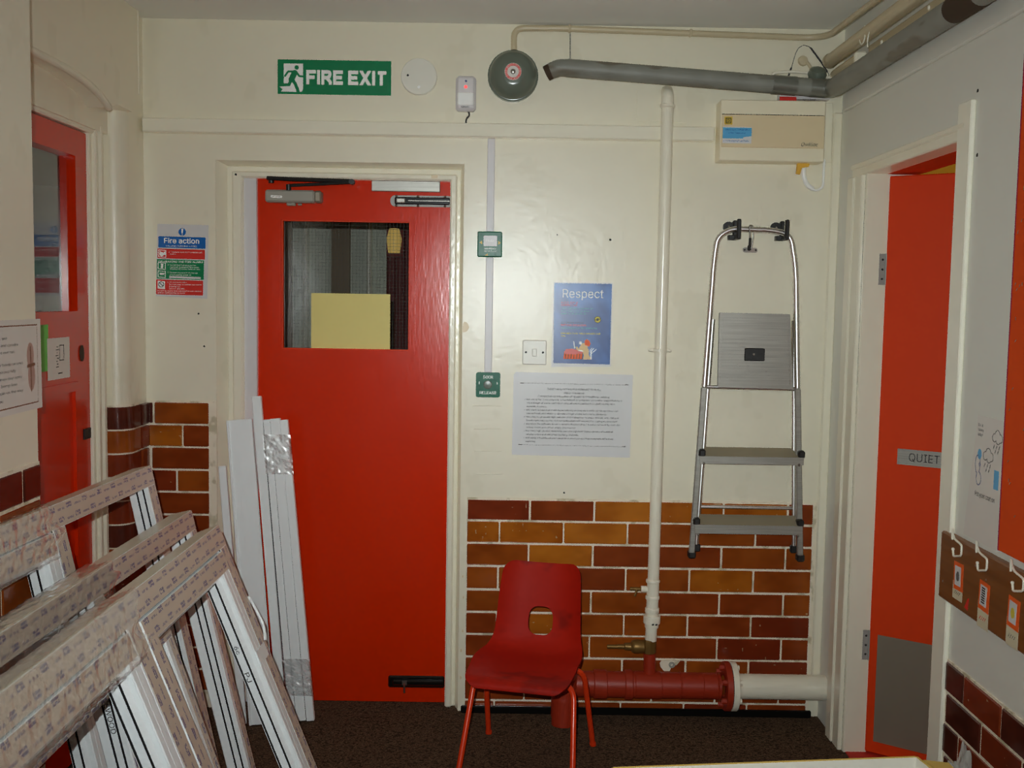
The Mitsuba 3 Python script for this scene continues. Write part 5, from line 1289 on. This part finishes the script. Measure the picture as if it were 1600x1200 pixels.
for i, (y, z, e, lb) in enumerate(tags):
    t = thing('peg_label', lb, 'label', 'peg labels along the coat rail')
    w, h = 0.030, 0.036
    part(t, 'name_strip', RF(ext(sbox(-y - w, z - h - 0.026 - e * 0.6, -y + w * 0.95, z - h + 0.02), 0.0008)), 'tag')
    fr2 = sbox(-y - w + 0.004, z - h, -y + w, z + h)
    part(t, 'orange_frame', RF(rot(ext(fr2, 0.0008, 0.0008), -3 if i else 2, (-y, z, 0))), 'orange_ink')
    part(t, 'picture', RF(rot(ext(sbox(-y - w * 0.62, z - h * 0.68, -y + w * 0.55, z + h * 0.72), 0.0006, 0.0016), -3 if i else 2, (-y, z, 0))), 'paper')
    if i == 1:
        part(t, 'barcode', RF(rot(ext(unary_union([sbox(-y - 0.010, z - 0.018 + j * 0.006, -y + 0.008, z - 0.0145 + j * 0.006) for j in range(7)]), 0.0003, 0.0022), -3, (-y, z, 0))), 'text')
    else:
        part(t, 'drawing', RF(ext(affinity.scale(Point(-y, z).buffer(0.009), 1, 1.4), 0.0003, 0.0023)), 'yellow_ink' if i == 2 else 'grey_ink')
    part(t, 'writing', RF(ext(unary_union([LineString([(-y - 0.018 + 0.009 * j, z - h - 0.012 - e * .4), (-y - 0.012 + 0.009 * j, z - h - 0.004 - e * .4)]).buffer(0.0009) for j in range(4)]), 0.0003, 0.0008)), 'grey_ink' if i != 1 else 'red_ink')
solo('red_sticker', RF(ext(Polygon([(-2.632, 0.800), (-2.612, 0.796), (-2.606, 0.830), (-2.614, 0.828)]), 0.0008)), 'red_ink', 'scrap of red sticker low on the brown coat rail', 'sticker')

# ================================================================== foreground box and wrapped bits at the bottom right
k = thing('cardboard_box', 'open white cardboard box in the foreground at the lower right', 'box')
ZB = 0.50
A0, A1, A2, A3 = np.array([0.25, 2.328]), np.array([0.973, 2.412]), np.array([1.06, 1.90]), np.array([0.33, 1.82])
def wallp(p, q, z0, z1, t=0.004):
    d = (q - p) / np.linalg.norm(q - p); n = np.array([-d[1], d[0]]) * t
    pts = [(*a, z) for a in (p, q, q + n, p + n) for z in (z0, z1)]
    return trimesh.convex.convex_hull(np.array(pts))
for nm, (p, q) in (('far_side', (A0, A1)), ('right_side', (A1, A2)), ('near_side', (A2, A3)), ('left_side', (A3, A0))):
    s = part(k, nm, wallp(p, q, 0.0, ZB), 'card')
    part(s, 'rim', wallp(p, q, ZB, ZB + 0.002, 0.0043), 'card_edge')
part(k, 'base', trimesh.convex.convex_hull(np.array([(*a, z) for a in (A0, A1, A2, A3) for z in (0.0, 0.006)])), 'card')
k2 = part(k, 'flap', trimesh.convex.convex_hull(np.array([(0.985, 2.40, ZB - 0.004), (1.03, 2.20, ZB - 0.004), (1.045, 2.40, ZB - 0.012), (1.07, 2.22, ZB - 0.03), (0.985, 2.40, ZB), (1.03, 2.20, ZB), (1.045, 2.40, ZB - 0.006), (1.07, 2.22, ZB - 0.024)])), 'card_edge', label='brown inner cardboard flap')
for i, (x, y, rx, h, lb) in enumerate(((1.108, 2.47, 0.035, 0.512, 'crumpled clear plastic bag standing by the bricks beside the box, far one'), (1.155, 2.30, 0.03, 0.50, 'crumpled clear plastic bag at the right edge beside the box, near one'))):
    s = trimesh.creation.icosphere(4, 1.0)
    v = s.vertices.copy()
    nz = meshkit.fbm(v * 3.2 + 11 * i, 4, 5 + i) - 0.5
    v *= (1 + 0.75 * nz)[:, None]
    v = v * np.array([rx, rx * 1.5, h / 2])
    v[:, 2] = (v[:, 2] - v[:, 2].min()) * h / (v[:, 2].max() - v[:, 2].min())
    s.vertices = v + np.array([x, y, 0.0])
    s.vertices[:, 0] = np.minimum(s.vertices[:, 0], XR - 0.012)
    solo('plastic_bag', s, 'bag', lb, 'plastic bag', smooth=35, group='plastic bags beside the box')
